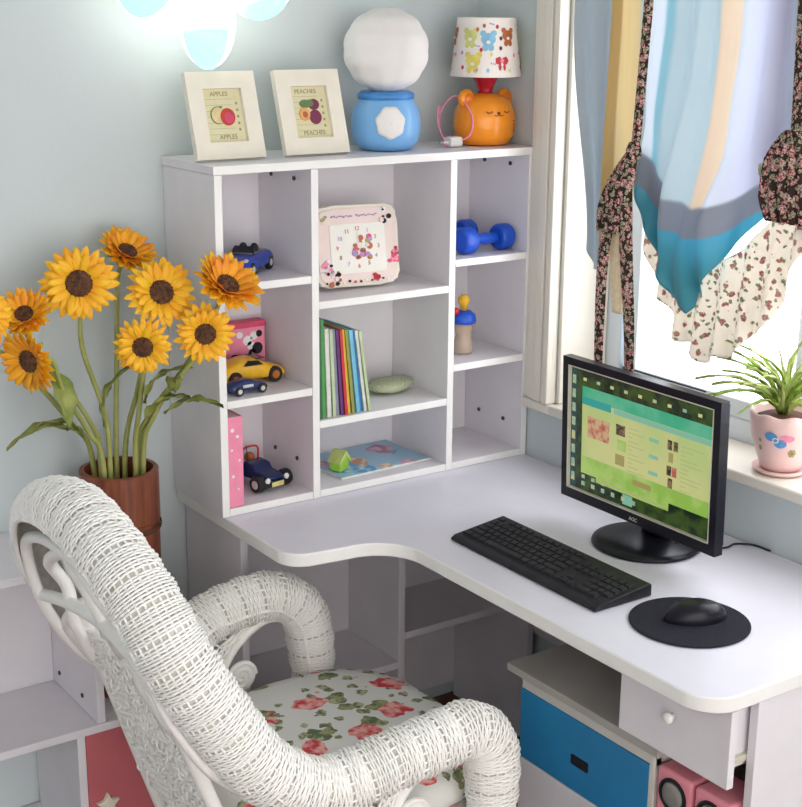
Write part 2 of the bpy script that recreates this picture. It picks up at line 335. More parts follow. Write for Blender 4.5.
def rrect(x0, x1, y0, y1, r, n=5):
    o = []
    for cx, cy, a0 in ((x1-r, y1-r, 0), (x0+r, y1-r, 90), (x0+r, y0+r, 180), (x1-r, y0+r, 270)):
        for k in range(n+1):
            a = math.radians(a0+90*k/n); o.append((cx+r*math.cos(a), cy+r*math.sin(a)))
    return o
def disc(cx, cy, r, n=24, ry=None): return [(cx+r*math.cos(2*PI*k/n), cy+(ry or r)*math.sin(2*PI*k/n)) for k in range(n)]
def thing(name, label, cat, loc=(0, 0, 0), rz=0, group=None):
    o = bpy.data.objects.new(name, None); COL.objects.link(o); o.location = loc; o.rotation_euler = (0, 0, rz)
    o['label'] = label; o['category'] = cat
    if group: o['group'] = group
    OFF[o.name] = Vector(loc); return o
def tag(o, label, cat, group=None):
    o['label'] = label; o['category'] = cat
    if group: o['group'] = group
    return o
def struct(o): o['kind'] = 'structure'; return o
def text_mesh(txt, size, depth=0.0004):
    c = bpy.data.curves.new('lettering', 'FONT'); c.body = txt; c.size = size; c.extrude = depth; c.align_x = 'CENTER'; c.align_y = 'CENTER'
    o = bpy.data.objects.new('lettering', c); COL.objects.link(o); bpy.context.view_layer.update()
    me = bpy.data.meshes.new_from_object(o); vs = [v.co.copy() for v in me.vertices]; fs = [tuple(p.vertices) for p in me.polygons]
    bpy.data.objects.remove(o); bpy.data.curves.remove(c); bpy.data.meshes.remove(me); return vs, fs
def add_text(mb, txt, size, T, mi=0):
    vs, fs = text_mesh(txt, size); mb.add([T @ v for v in vs], fs, mi)

# ------------------------------------------------------------------ room
WB = 0.2435      # back wall plane (y)
WR = 0.0035      # window wall plane (x)
struct(MB().box(-3.6, 0.25, -4.2, WB+0.15, -0.05, 0.0).build('floor', M['floor']))
struct(MB().box(-3.6, 0.25, -4.2, WB+0.15, 2.6, 2.65).build('ceiling', M['ceiling']))
struct(MB().box(-3.6, 0.25, WB, WB+0.15, 0, 2.6).build('wall_back', M['wall']))
struct(MB().box(-3.6, -3.5, -4.2, WB, 0, 2.6).build('wall_left', M['wall']))
wy0, wy1, wz0, wz1 = -1.62, -0.102, 0.878, 2.28
wr = MB()
wr.box(WR, 0.22, -4.2, WB, 0, wz0); wr.box(WR, 0.22, -4.2, WB, wz1, 2.6)
wr.box(WR, 0.22, wy1, WB, wz0, wz1); wr.box(WR, 0.22, -4.2, wy0, wz0, wz1)
struct(wr.build('wall_right', M['wall']))
struct(MB().box(-3.49, -1.3-0.6, WB-0.015, WB-0.001, 0.0005, 0.09).build('baseboard_back', M['trim'], bevel=0.004))
# casing round the window: stepped moulding, and the painted reveal lining
tr = MB()
for (ya, yb, d) in ((wy1, 0.0, 0.016), (wy1+0.008, -0.018, 0.022), (wy1+0.03, -0.045, 0.028), (wy1+0.001, wy1+0.02, 0.03)):
    tr.box(WR-d, WR-0.0004, ya, yb, 0.906, 2.37)
tr.box(WR-0.016, WR-0.0004, wy0-0.1, -0.0, wz1, 2.37); tr.box(WR-0.016, WR-0.0004, wy0-0.1, wy0, 0.906, 2.37)
tr.box(WR, 0.15, wy1-0.012, wy1-0.0005, 0.906, wz1-0.001)
tr.box(WR, 0.15, wy0+0.0005, wy0+0.012, 0.906, wz1-0.001); tr.box(WR, 0.15, wy0+0.013, wy1-0.013, wz1-0.012, wz1-0.001)
struct(tr.build('trim_2', M['trim'], bevel=0.003))
sl = MB().box(-0.022, 0.15, wy0-0.08, wy1-0.001, 0.8795, 0.905).box(-0.022, WR-0.001, wy1-0.003, -0.002, 0.8795, 0.905)
struct(sl.build('trim_1', M['trim'], bevel=0.006))
wf = MB()
X0, X1 = 0.152, 0.20
wf.box(X0, X1, wy1-0.06, wy1-0.001, 0.88, wz1-0.001); wf.box(X0, X1, wy0+0.001, wy0+0.07, 0.88, wz1-0.001)
wf.box(X0, X1, wy0+0.07, wy1-0.06, 0.88, 0.955); wf.box(X0, X1, wy0+0.07, wy1-0.06, wz1-0.07, wz1-0.001)
wf.box(X0-0.006, X1, wy1-0.12, wy1-0.075, 0.955, wz1-0.07); wf.box(X0-0.006, X1, -0.735, -0.70, 0.955, wz1-0.07)
wf.box(X0-0.006, X1, -0.735, wy1-0.075, 0.957, 0.999)
wo_ = struct(wf.build('window_1', M['upvc'], bevel=0.003))
MB().box(X0+0.02, X0+0.024, wy0+0.07, wy1-0.06, 0.955, wz1-0.07).build('window_pane', M['pane'], wo_)
MB().box(X0-0.009, X0-0.006, -0.455, wy1-0.12, 0.981, 0.984).box(X0-0.009, X0-0.006, -0.455, wy1-0.12, 0.993, 0.996).build('window_gasket', M['black'], wo_)

# ------------------------------------------------------------------ corner desk
desk = thing('corner_desk', 'white L-shaped corner desk along the back wall and under the window', 'desk', (-0.4, -0.3, 0))
out = []
def arc(cx, cy, r, a0, a1, n=10):
    for k in range(n+1):
        a = math.radians(a0+(a1-a0)*k/n); out.append((cx+r*math.cos(a), cy+r*math.sin(a)))
out.append((0.0, WB-0.003)); out.append((-0.848, WB-0.003))
arc(-0.788, -0.222, 0.06, 180, 262, 8)
out += [(-0.745, -0.288), (-0.715, -0.291)]
arc(-0.712, -0.398, 0.107, 82, 0, 12)
arc(-0.535, -1.137, 0.07, 180, 270, 8)
out.append((0.0, -1.207))
MB().prism(out, 0.72, 0.75, 'XY', 0, side_mi=1).build('desktop', [M['desktop'], M['edge']], desk, bevel=0.004)
def pn(name, x0, x1, y0, y1, z0, z1, parent=desk, m='white', bevel=0.0015): return MB().box(x0, x1, y0, y1, z0, z1).build(name, M[m], parent, bevel=bevel)
pn('side_panel', -0.828, -0.810, -0.03, 0.238, 0, 0.7195)
pn('divider_panel', -0.383, -0.365, 0.0, 0.228, 0, 0.7195)
pn('back_panel', -0.8095, -0.031, 0.229, 0.238, 0.04, 0.7195)
pn('shelf', -0.8095, -0.3835, -0.002, 0.2285, 0.264, 0.282)
pn('shelf', -0.3645, -0.0405, -0.002, 0.2285, 0.337, 0.355)
pn('shelf', -0.3645, -0.0405, 0.10, 0.2285, 0.56, 0.575)
pn('side_panel', -0.040, -0.022, -0.08, 0.228, 0, 0.7195)
pn('leg_panel', -0.480, -0.02, -1.200, -1.182, 0, 0.7195)
pn('modesty_panel', -0.025, -0.010, -1.18, -0.082, 0.30, 0.7195)
dr = pn('drawer', -0.545, -0.529, -1.200, -0.937, 0.572, 0.716)
MB().box(-0.5285, -0.12, -1.172, -1.160, 0.588, 0.70).box(-0.5285, -0.12, -0.962, -0.950, 0.588, 0.70).box(-0.5285, -0.12, -1.159, -0.963, 0.588, 0.594).box(-0.132, -0.12, -1.159, -0.963, 0.595, 0.70).build('drawer_box', M['white'], dr)
MB().lathe([(0.005, 0), (0.005, 0.010), (0.010, 0.012), (0.0105, 0.018), (0.007, 0.021), (0.0005, 0.022)], (0, 0, 0), 20, axis='X').build('knob', M['edge'], dr, smooth=True, local=True).location = (0, 0, 0)
kb = bpy.data.objects[[o.name for o in dr.children if o.name.startswith('knob')][0]]
kb.data.transform(Matrix.Scale(-1, 4, (1, 0, 0))); kb.data.transform(Matrix.Translation(Vector((-0.5455, -1.072, 0.655))-Vector((-0.4, -0.3, 0)))); kb.data.flip_normals()
MB().box(-0.5285, -0.44, -1.181, -1.1725, 0.60, 0.612).build('drawer_runner', M['silver'], dr)

# ------------------------------------------------------------------ hutch
hutch = thing('desk_hutch', 'white open cubby hutch standing on the back of the corner desk', 'shelf unit', (-0.427, 0.12, 0.7505))
Z0 = 0.7505; HT = 1.514
def hp(name, x0, x1, z0, z1, y0=0.0, y1=0.232):
    b = MB().box(x0, x1, y0, y1, z0, z1)
    if y0 < 0.01: b.m[2] = 1
    return b.build(name, [M['white'], M['edge']], hutch, bevel=0.0012)
hp('side_panel', -0.854, -0.836, Z0, HT-0.0185); hp('side_panel', -0.018, -0.0005, Z0, HT-0.0185)
hp('top_panel', -0.856, 0.0005, HT-0.018, HT, -0.002, 0.2415)
hp('divider_panel', -0.622, -0.604, Z0, HT-0.0185); hp('divider_panel', -0.249, -0.231, Z0, HT-0.0185)
hp('back_panel', -0.854, -0.0005, Z0, HT-0.0185, 0.2325, 0.2415)
for a, b, zs in ((-0.8355, -0.6225, (1.265, 1.012, 0.768)), (-0.6035, -0.2495, (1.205, 0.932, 0.768)), (-0.2305, -0.0185, (1.264, 1.012, 0.768))):
    for z in zs: hp('shelf', a, b, z-0.017, z, 0.0005, 0.232)
for x, ys, zs in ((-0.6222, (0.07, 0.17), (1.47, 0.83)), (-0.0182, (0.07, 0.17), (1.47, 0.83))):
    for y in ys:
        for z in zs:
            MB().cyl((x-0.0002, y, z), (x-0.003, y, z), 0.005, n=14).build('screw_fitting', M['hole'], hutch)

# ------------------------------------------------------------------ left shelf cabinet
cab = thing('shelf_cabinet', 'low white shelf cabinet with a pink door, behind the wicker chair', 'cabinet', (-1.5, 0.11, 0))
def cp(name, x0, x1, y0, y1, z0, z1, m='white'): return MB().box(x0, x1, y0, y1, z0, z1).build(name, M[m], cab, bevel=0.0015)
CX0, CX1 = -2.2, -0.86
cp('middle_shelf', CX0, CX1, -0.022, 0.238, 0.337, 0.355); cp('base_shelf', CX0, CX1, 0.0, 0.238, 0.04, 0.058)
for x in (-2.2, -1.7, -1.222, -0.878): cp('upright_panel', x, x+0.018, -0.020, 0.238, 0.0, 0.3365)
cp('back_panel', -1.203, -0.8785, 0.229, 0.238, 0.059, 0.3365)
cp('side_panel', -1.173, -1.155, -0.018, 0.238, 0.3555, 0.7085); cp('side_panel', -2.2, -2.182, -0.018, 0.238, 0.3555, 0.7085)
cp('top_panel', -2.2, -1.153, -0.020, 0.238, 0.709, 0.727); cp('back_panel', -2.1815, -1.1735, 0.229, 0.238, 0.3555, 0.7085)
dd = cp('door', -1.203, -0.8785, -0.019, -0.003, 0.060, 0.3365, 'pink_door')
star = [((0.028 if k % 2 == 0 else 0.014)*math.sin(k*PI/5)-1.163, (0.028 if k % 2 == 0 else 0.014)*math.cos(k*PI/5)+0.165) for k in range(10)]
MB().prism(star, -0.034, -0.0195, 'XZ').build('star_knob', M['clock_cream'], dd, bevel=0.003)
for y, z in ((0.19, 0.39), (0.06, 0.39)): MB().cyl((-1.1732, y, z), (-1.176, y, z), 0.005, n=12).build('screw_fitting', M['hole'], cab)

# ------------------------------------------------------------------ drawer unit under the desk
du = thing('drawer_unit', 'low drawer unit with grey top and blue drawer front, under the desk', 'drawer unit', (-0.3, -0.79, 0))
def dp(name, x0, x1, y0, y1, z0, z1, m, bevel=0.0015): return MB().box(x0, x1, y0, y1, z0, z1).build(name, M[m], du, bevel=bevel)
MB().box(-0.516, -0.10, -1.012, -0.578, 0.533, 0.550, 0).build('top_panel', M['grey_top'], du, bevel=0.002)
dp('top_rail', -0.498, -0.482, -0.990, -0.607, 0.501, 0.5325, 'carcass')
dp('side_panel', -0.481, -0.12, -0.622, -0.607, 0.03, 0.5325, 'carcass'); dp('side_panel', -0.500, -0.12, -0.990, -0.976, 0.03, 0.5325, 'carcass')
dp('back_panel', -0.119, -0.112, -0.990, -0.607, 0.03, 0.5325, 'carcass'); dp('base_panel', -0.481, -0.12, -0.9755, -0.6225, 0.03, 0.045, 'carcass')
b1 = dp('drawer', -0.500, -0.484, -0.9755, -0.607, 0.348, 0.500, 'blue_front'); b2 = dp('drawer', -0.500, -0.484, -0.9755, -0.607, 0.194, 0.346, 'white'); b3 = dp('drawer', -0.500, -0.484, -0.9755, -0.607, 0.04, 0.192, 'blue_front')
for b, z in ((b1, 0.415), (b2, 0.265), (b3, 0.11)):
    MB().prism(rrect(-0.815, -0.765, z-0.011, z+0.011, 0.004), -0.5012, -0.495, 'YZ').build('recessed_handle', M['black'], b)
for y in (-0.95, -0.64):
    for x in (-0.46, -0.16): MB().cyl((x, y, 0.001), (x, y, 0.0295), 0.014, n=16).build('foot', M['black'], du)

# ------------------------------------------------------------------ pink speakers and the computer case they stand on
pc = tag(MB().box(-0.497, -0.12, -1.176, -0.9965, 0.002, 0.388).build('computer_case', M['black'], bevel=0.004), 'black computer case tucked under the desk drawer, beneath the pink speakers', 'computer case')
for i, (ya, lab) in enumerate(((-1.082, 'pink cube speaker nearer the blue drawer'), (-1.174, 'pink cube speaker nearer the desk leg panel'))):
    t = thing('desk_speaker', lab+', under the open white drawer', 'speaker', (-0.455, ya+0.043, 0.389), group='pair of pink speakers')
    MB().box(-0.5, -0.41, ya, ya+0.086, 0.389, 0.512).build('cabinet', M['speaker_pink'], t, bevel=0.008)
    yc_, zc_ = ya+0.043, 0.468
    MB().lathe([(0.033, 0.0), (0.033, -0.003), (0.028, -0.004), (0.027, -0.001), (0.0005, -0.0008)], (-0.5002, yc_, zc_), 28, axis='X').build('speaker_ring', M['black'], t, smooth=False)
    MB().lathe([(0.026, 0), (0.024, -0.003), (0.012, -0.0055), (0.0005, -0.006)], (-0.5012, yc_, zc_), 24, axis='X').build('speaker_cone', M['cone_grey'], t, smooth=True)

# ------------------------------------------------------------------ monitor
MX, MY, MZ = -0.221, -0.622, 0.961
mon = thing('computer_monitor', 'black widescreen monitor showing a green web page, on the desk by the window', 'monitor', (-0.185, -0.62, 0.751))
MT = Matrix.Translation((MX, MY, MZ)) @ Matrix.Rotation(-0.03, 4, 'Y')
HW, HH = 0.227, 0.157
SHH = 0.1405; SW = 0.2095
bz = MB()
for a in ((-HW, -SW, -HH, HH), (SW, HW, -HH, HH), (-SW, SW, SHH, HH), (-SW, SW, -HH, -SHH+0.006)): bz.box(-0.010, 0.012, a[0], a[1], a[2], a[3], T=MT)
bz.box(0.0, 0.012, -SW, SW, -SHH, SHH, T=MT)
bz.build('bezel', M['gloss_black'], mon)
MB().box(0.0121, 0.030, -HW+0.012, HW-0.012, -HH+0.01, HH-0.01, T=MT).box(0.030, 0.046, -0.12, 0.12, -0.10, 0.08, T=MT).build('back_shell', M['black'], mon, bevel=0.004)
ln = MB(); e = 0.0022
for a in ((-SW, SW, SHH-e, SHH), (-SW, SW, -SHH+0.006, -SHH+0.006+e), (-SW, -SW+e, -SHH+0.006, SHH), (SW-e, SW, -SHH+0.006, SHH)): ln.box(-0.0108, -0.0005, a[0], a[1], a[2], a[3], T=MT)
ln.build('screen_border', M['silver'], mon)
# the picture on the screen: u runs left to right as one faces it, i.e. towards -y
S0, S1, T0, T1 = SW-e, -SW+e, -SHH+0.006+e, SHH-e
scr = MB(); SM = ['scr_bg', 'scr_page', 'scr_green', 'scr_teal', 'scr_teal2', 'scr_line', 'scr_red', 'scr_dark', 'scr_icon', 'scr_brown', 'scr_btn', 'scr_side']
def rect(u0, u1, v0, v1, m, lv):
    ya, yb = S0+(S1-S0)*u0, S0+(S1-S0)*u1; za, zb = T0+(T1-T0)*v0, T0+(T1-T0)*v1; x = -0.002-lv*0.00025
    scr.box(x, -0.0006, min(ya, yb), max(ya, yb), za, zb, SM.index(m), T=MT)
rect(0, 1, 0, 1, 'scr_bg', 0)
rect(0, .045, 0, 1, 'scr_side', .3)
for k in range(8): rect(.008, .034, .86-k*.115, .93-k*.115, 'scr_icon', 1)
rect(.085, 1, .20, .86, 'scr_page', 1); rect(.085, 1, .76, .86, 'scr_teal', 2); rect(.085, .30, .715, .775, 'scr_teal2', 3); rect(.32, 1, .715, .757, 'scr_btn', 2)
rect(.085, .98, .17, .29, 'scr_green', 3); rect(.085, .30, .145, .20, 'scr_green', 3)
rect(.20, .72, .105, .20, 'scr_green', 2); rect(.22, .715, .12, .135, 'scr_line', 3)
rect(.13, .29, .46, .63, 'scr_red', 3)
for (u, v, m) in ((.34, .56, 'scr_dark'), (.35, .44, 'scr_green'), (.34, .32, 'scr_brown')): rect(u, u+.065, v, v+.085, m, 3)
for (u, v, m) in ((.70, .585, 'scr_dark'), (.74, .585, 'scr_dark'), (.71, .49, 'scr_brown'), (.70, .385, 'scr_dark'), (.735, .385, 'scr_red'), (.71, .29, 'scr_dark')): rect(u, u+.03, v, v+.075, m, 3)
for v in (.60, .47, .34): rect(.575, .64, v, v+.028, 'scr_btn', 3)
for k in range(11):
    v = .64-k*.034
    rect(.43, .43+.12*(0.6+0.4*math.sin(k*2.1)), v, v+.006, 'scr_line', 3); rect(.79, .79+.15*(0.6+0.4*math.cos(k*1.7)), v, v+.006, 'scr_line', 3)
rect(.47, .60, .205, .25, 'scr_brown', 4)
for k in range(9): rect(.09+k*.10, .115+k*.10, .905, .93, 'scr_icon' if k % 2 else 'scr_page', 2)
for k in range(6):
    rect(.09+k*.075, .115+k*.075, .04, .075, 'scr_icon', 2)
    if k < 3: rect(.09+k*.075, .115+k*.075, .10, .13, 'scr_icon', 2)
rect(.40, .47, .02, .10, 'scr_btn', 2)
scr.build('screen', [M[k] for k in SM], mon)
TT = MT @ Matrix.Translation((-0.0105, 0.0, -HH+0.009)) @ Matrix(((0, 0, -1, 0), (-1, 0, 0, 0), (0, 1, 0, 0), (0, 0, 0, 1)))
tx = MB(); add_text(tx, 'AOC', 0.011, TT); tx.build('maker_badge', M['silver'], mon)
MB().lathe([(0.112, 0), (0.115, 0.003), (0.113, 0.008), (0.10, 0.012), (0.03, 0.016), (0.0005, 0.0165)], (-0.185, -0.622, 0.7508), 48).build('stand_base', M['gloss_black'], mon, smooth=True)
MB().prism(rrect(-0.165, -0.145, -0.662, -0.582, 0.008), 0.764, 0.93).build('stand_neck', M['gloss_black'], mon, bevel=0.003)
cbl = catmull([(-0.16, -0.68, 0.7665), (-0.12, -0.70, 0.7535), (-0.07, -0.735, 0.7535), (-0.035, -0.732, 0.7535), (-0.008, -0.757, 0.7535), (-0.004, -0.80, 0.7535)], 8)
MB().tube(cbl, 0.0023, 8).build('power_cable', M['black'], mon, smooth=True)

# ------------------------------------------------------------------ keyboard, mouse mat, mouse
kx0, kx1, ky0, ky1 = -0.516, -0.371, -0.830, -0.379
kbd = thing('computer_keyboard', 'black full-size keyboard lying on the desk in front of the monitor', 'keyboard', ((kx0+kx1)/2, (ky0+ky1)/2, 0.751))
def kz(x): return 0.7565+0.014*(x-kx0)/(kx1-kx0)
o2 = [(kx0, 0.7510), (kx1, 0.7510), (kx1, kz(kx1)+0.004), (kx1-0.006, kz(kx1)+0.007), (kx0+0.01, kz(kx0)+0.006), (kx0, kz(kx0))]
MB().prism(o2, ky0, ky1, 'XZ').build('key_bed', M['black'], kbd, bevel=0.003)
rows = [(0.118, 0.012), (0.096, 0.015), (0.078, 0.015), (0.060, 0.015), (0.042, 0.015), (0.024, 0.015)]
def key(yl, wid, x0, dep):
    xa, xb = kx0+x0, kx0+x0+dep; z = kz(xa)+0.005
    mb = MB(); i_ = 0.0012
    vs = [(xa, yl, z), (xb, yl, z+.001), (xb, yl-wid, z+.001), (xa, yl-wid, z), (xa+i_, yl-i_, z+.0055), (xb-i_, yl-i_, z+.0070), (xb-i_, yl-wid+i_, z+.0070), (xa+i_, yl-wid+i_, z+.0055)]
    mb.add(vs, [(0, 1, 2, 3), (4, 5, 6, 7), (0, 1, 5, 4), (1, 2, 6, 5), (2, 3, 7, 6), (3, 0, 4, 7)]).build('key', M['key'], kbd)
Y0 = ky1-0.010; pit = 0.0192; cnt = 0
for ri, (x0, dep) in enumerate(rows):
    y = Y0
    if ri == 0: widths = [1, -0.8, 1, 1, 1, 1, -0.5, 1, 1, 1, 1, -0.5, 1, 1, 1, 1]
    elif ri == 1: widths = [1]*13+[1.8]
    elif ri == 2: widths = [1.5]+[1]*12+[1.3]
    elif ri == 3: widths = [1.8]+[1]*11+[2.0]
    elif ri == 4: widths = [2.3]+[1]*10+[2.5]
    else: widths = [1.4, 1.2, 1.2, 6.0, 1.2, 1.2, 1.2, 1.4]
    for w_ in widths:
        if w_ > 0: key(y, w_*pit-0.0025, x0, dep); cnt += 1
        y -= abs(w_)*pit
    y = Y0-15.15*pit
    if ri in (1, 2):
        for k in range(3): key(y-k*pit, pit-0.0025, x0, dep); cnt += 1
    if ri == 4: key(y-pit, pit-0.0025, x0, dep)
    if ri == 5:
        for k in range(3): key(y-k*pit, pit-0.0025, x0, dep); cnt += 1
    y = Y0-18.5*pit
    if ri >= 1 and ri < 5:
        for k in range(4): key(y-k*pit, pit-0.0025, x0, dep); cnt += 1
    if ri == 5: key(y, 2*pit-0.0025, x0, dep); key(y-2*pit, pit-0.0025, x0, dep)
tag(MB().lathe([(0.109, 0), (0.1105, 0.001), (0.1105, 0.003), (0.1085, 0.004), (0.0005, 0.004)], (-0.400, -0.9575, 0.7508), 56).build('mouse_mat', M['padm'], smooth=False), 'round dark grey mouse mat on the desk beside the keyboard', 'mouse mat')
ms = thing('computer_mouse', 'black computer mouse resting on the round mouse mat', 'mouse', (-0.385, -0.957, 0.755), rz=math.radians(-24))
def mouse_fn(u, v):
    a = 2*PI*u; t = v*PI/2; L, W_, H = 0.060, 0.034, 0.034
    r = math.cos(t)**0.45 if v < 1 else 0.0
    x = math.cos(a)*L*r; y = math.sin(a)*W_*r*(1-0.12*math.cos(a)*math.cos(a)); z = H*math.sin(t)**1.0*(1-0.25*(x/L)**2+0.05*(x/L))
    return Vector((x, y, z))
MB().grid(mouse_fn, 40, 14).build('shell', M['gloss_black'], ms, smooth=True, local=True)
MB().cyl((0.036, -0.0025, 0.0235), (0.036, 0.0025, 0.0235), 0.006, n=16).build('scroll_wheel', M['black'], ms, local=True)
MB().box(0.0, 0.052, -0.0006, 0.0006, 0.008, 0.0225).build('button_gap', M['black'], ms, local=True)

# ------------------------------------------------------------------ wicker armchair
chair = thing('wicker_armchair', 'white wicker armchair with rolled back and arms, facing the monitor', 'armchair', (-0.98, -0.5, 0))
YC = -0.497
near = [(-1.381, YC, 1.011), (-1.378, -0.62, 0.985), (-1.362, -0.705, 0.930), (-1.334, -0.762, 0.845), (-1.280, -0.79, 0.743), (-1.208, -0.80, 0.635), (-1.117, -0.805, 0.572), (-1.044, -0.81, 0.566), (-0.969, -0.82, 0.581), (-0.862, -0.82, 0.590), (-0.800, -0.82, 0.592), (-0.752, -0.82, 0.550), (-0.738, -0.815, 0.46), (-0.735, -0.81, 0.36), (-0.732, -0.80, 0.22)]
lift = [0, 0, 0, 0, 0, .0, .005, .02, .035, .04, .022, 0.01, 0, 0, 0]
far = [(x, 2*YC-y, z+l) for (x, y, z), l in zip(near, lift)]
path = catmull(list(reversed(far[1:]))+near, 12)
path = resample(path, 0.0023)
def roll_r(p):
    z = p.z
    if p.x < -1.15: return 0.053+0.005*max(0, min(1, (z-0.55)/0.3))
    if z > 0.5: return 0.051
    return 0.032+0.019*max(0, (z-0.22)/0.28)
def wicker_roll(path, rad, turn=2.0, nw=19, name='rolled_edge'):
    """weft strands laid round lengthwise stakes on a thin core; behind the backrest the roll is an open shell"""
    pts = path; fr = frames(pts)
    def opening(p, t, A, B):
        k = max(0.0, min(1.0, (p.z-0.60)/0.12)) if p.x < -1.16 else 0.0
        sd_ = max(-1, min(1, (YC-p.y)/0.24)); o = Vector((-0.62+0.10*(1-abs(sd_)), 0.78*sd_, -0.25-0.85*(1-abs(sd_)))); o -= t*o.dot(t)
        a0 = math.atan2(o.dot(B), o.dot(A)); return a0, k*math.radians(50)+0.001
    cm = MB(); sub_ = fr[::3]; prev = None; nn = 24; vs = []
    offs = []
    for (p, t, A, B) in fr:
        a0, h = opening(p, t, A, B)
        if prev is not None:
            while a0-prev > PI: a0 -= 2*PI
            while a0-prev < -PI: a0 += 2*PI
        prev = a0; offs.append((a0, h))
    def at(j, q, r):
        """q in 0..1 round the shell from one lip to the other"""
        p, t, A, B = fr[j]; a0, h = offs[j]; a = a0+h+(2*PI-2*h)*q
        return p+(A*math.cos(a)+B*math.sin(a))*r
    js = list(range(0, len(fr), 3))
    for j in js:
        for k in range(nn+1): vs.append(at(j, k/nn, rad(fr[j][0])-0.0065))
    cm.add(vs, [(i*(nn+1)+k, i*(nn+1)+k+1, (i+1)*(nn+1)+k+1, (i+1)*(nn+1)+k) for i in range(len(js)-1) for k in range(nn)])
    cm.build('core', M['liner'], chair, smooth=True, solid=0.003)
    mb = MB()
    for k in range(nw+1):
        mb.tube([at(j, k/nw, rad(fr[j][0])-0.003) for j in range(0, len(fr), 4)], 0.0048 if k in (0, nw) else 0.0024, 5)
    seg = nw*2
    for j in range(0, len(fr)-1, 2):
        ti = j//2; run = []
        if ti % 10 == 7: continue
        for i in range(seg+1):
            ph = 1 if ((i//2+ti) % 2 == 0) else -1
            rr = rad(fr[j][0])-0.0010+(0.0017*ph if i % 2 == 0 else 0)+0.0014*math.sin(ti*2*PI/10)
            run.append(at(j, i/seg, rr))
        mb.tube(run, 0.0022, 5, caps=False)
    mb.build(name, M['wicker'], chair, smooth=True, fixn=False)
wicker_roll(path, roll_r)

def lerpc(c, t):
    t = max(0, min(0.9999, t))*(len(c)-1); i = int(t); return c[i].lerp(c[i+1], t-i)
def woven(name, fn, nu, nv, off=0.003, r=0.0024, rs=0.003, sub=2, skip=None):
    """fn(u,v)->(point, normal): nu stakes, nv weft rows"""
    mb = MB()
    for i in range(nu+1):
        pts = [fn(i/nu, j/24)[0] for j in range(25)]; mb.tube(pts, rs, 5)
    for j in range(nv+1):
        run = []
        for i in range(nu*sub+1):
            u, v = i/(nu*sub), j/nv
            if skip and skip(u, v):
                if len(run) > 1: mb.tube(run, r, 5)
                run = []; continue
            p, nn = fn(u, v); k = i//sub
            s_ = 0 if i % sub else (1 if (k+j) % 2 else -1)
            run.append(p+nn*off*s_)
        if len(run) > 1: mb.tube(run, r, 5)
    return mb.build(name, M['wicker'], chair, smooth=True, fixn=False)
# the back: lower woven panel, upper open fan of canes
def back_x(z): return -1.365 if z > 0.93 else (-1.365+(0.93-z)*0.25 if z > 0.80 else -1.3325+(0.80-z)*0.34)
for side in (-1, 1):
    rail = catmull([(back_x(z), YC+side*d, z) for z, d in ((0.80, 0.135), (0.77, 0.137), (0.673, 0.157), (0.5, 0.18), (0.30, 0.197), (0.16, 0.21))]+[(-1.15, YC+side*0.215, 0.001)], 8)
    MB().tube(rail, 0.013, 12).build('rear_leg', M['wicker'], chair, smooth=True)
def back_fn(u, v):
    z = 0.36+0.38*v; half = 0.19-0.055*v; y = YC+(u*2-1)*half
    return Vector((back_x(z)-0.004, y, z)), Vector((-0.9, 0, 0.4))
woven('back_panel', back_fn, 13, 44, 0.005, 0.0034, 0.0034)
cc = MB()
for i in range(170):     # little curled loops of cane worked over the panel
    u, v = random.random(), random.random(); p, n_ = back_fn(u, v); R = random.uniform(0.006, 0.013); ph = random.random()*6
    cc.tube([p+Vector((-0.006-0.003*math.sin(k), R*math.cos(ph+k*0.7), R*math.sin(ph+k*0.7))) for k in range(9)], 0.0024, 5)
cc.build('curled_cane', M['wicker'], chair, smooth=True, fixn=False)
hp_ = [(-1.405, 0.0, 0.955), (-1.402, 0.13, 0.94), (-1.389, 0.235, 0.885), (-1.356, 0.262, 0.765), (-1.297, 0.275, 0.657), (-1.239, 0.272, 0.595), (-1.17, 0.262, 0.53)]
hoop = [(x, YC-y, z) for x, y, z in reversed(hp_)][:-1]+[(x, YC+y, z) for x, y, z in hp_]
MB().tube(catmull(hoop, 8), 0.011, 10).build('back_hoop', M['wicker'], chair, smooth=True)
fan = MB()
fan.tube(catmull([(-1.356, YC-0.262, 0.775), (-1.350, YC-0.14, 0.80), (-1.345, YC, 0.81), (-1.350, YC+0.14, 0.80), (-1.356, YC+0.262, 0.775)], 8), 0.012, 8)
for s_ in (-1, 1):
    fan.tube(catmull([(-1.40, YC+s_*0.02, 0.95), (-1.385, YC+s_*0.13, 0.89), (-1.35, YC+s_*0.145, 0.83), (-1.34, YC+s_*0.14, 0.76), (-1.30, YC+s_*0.158, 0.673)], 8), 0.012, 8)
    fan.tube(catmull([(-1.34, YC+s_*0.14, 0.79), (-1.335, YC+s_*0.20, 0.73), (-1.27, YC+s_*0.255, 0.63)], 8), 0.009, 8)
fan.tube([(-1.40, YC, 0.95), (-1.345, YC, 0.81), (-1.31, YC, 0.74)], 0.010, 8)
fan.build('back_fan', M['wicker'], chair, smooth=True)
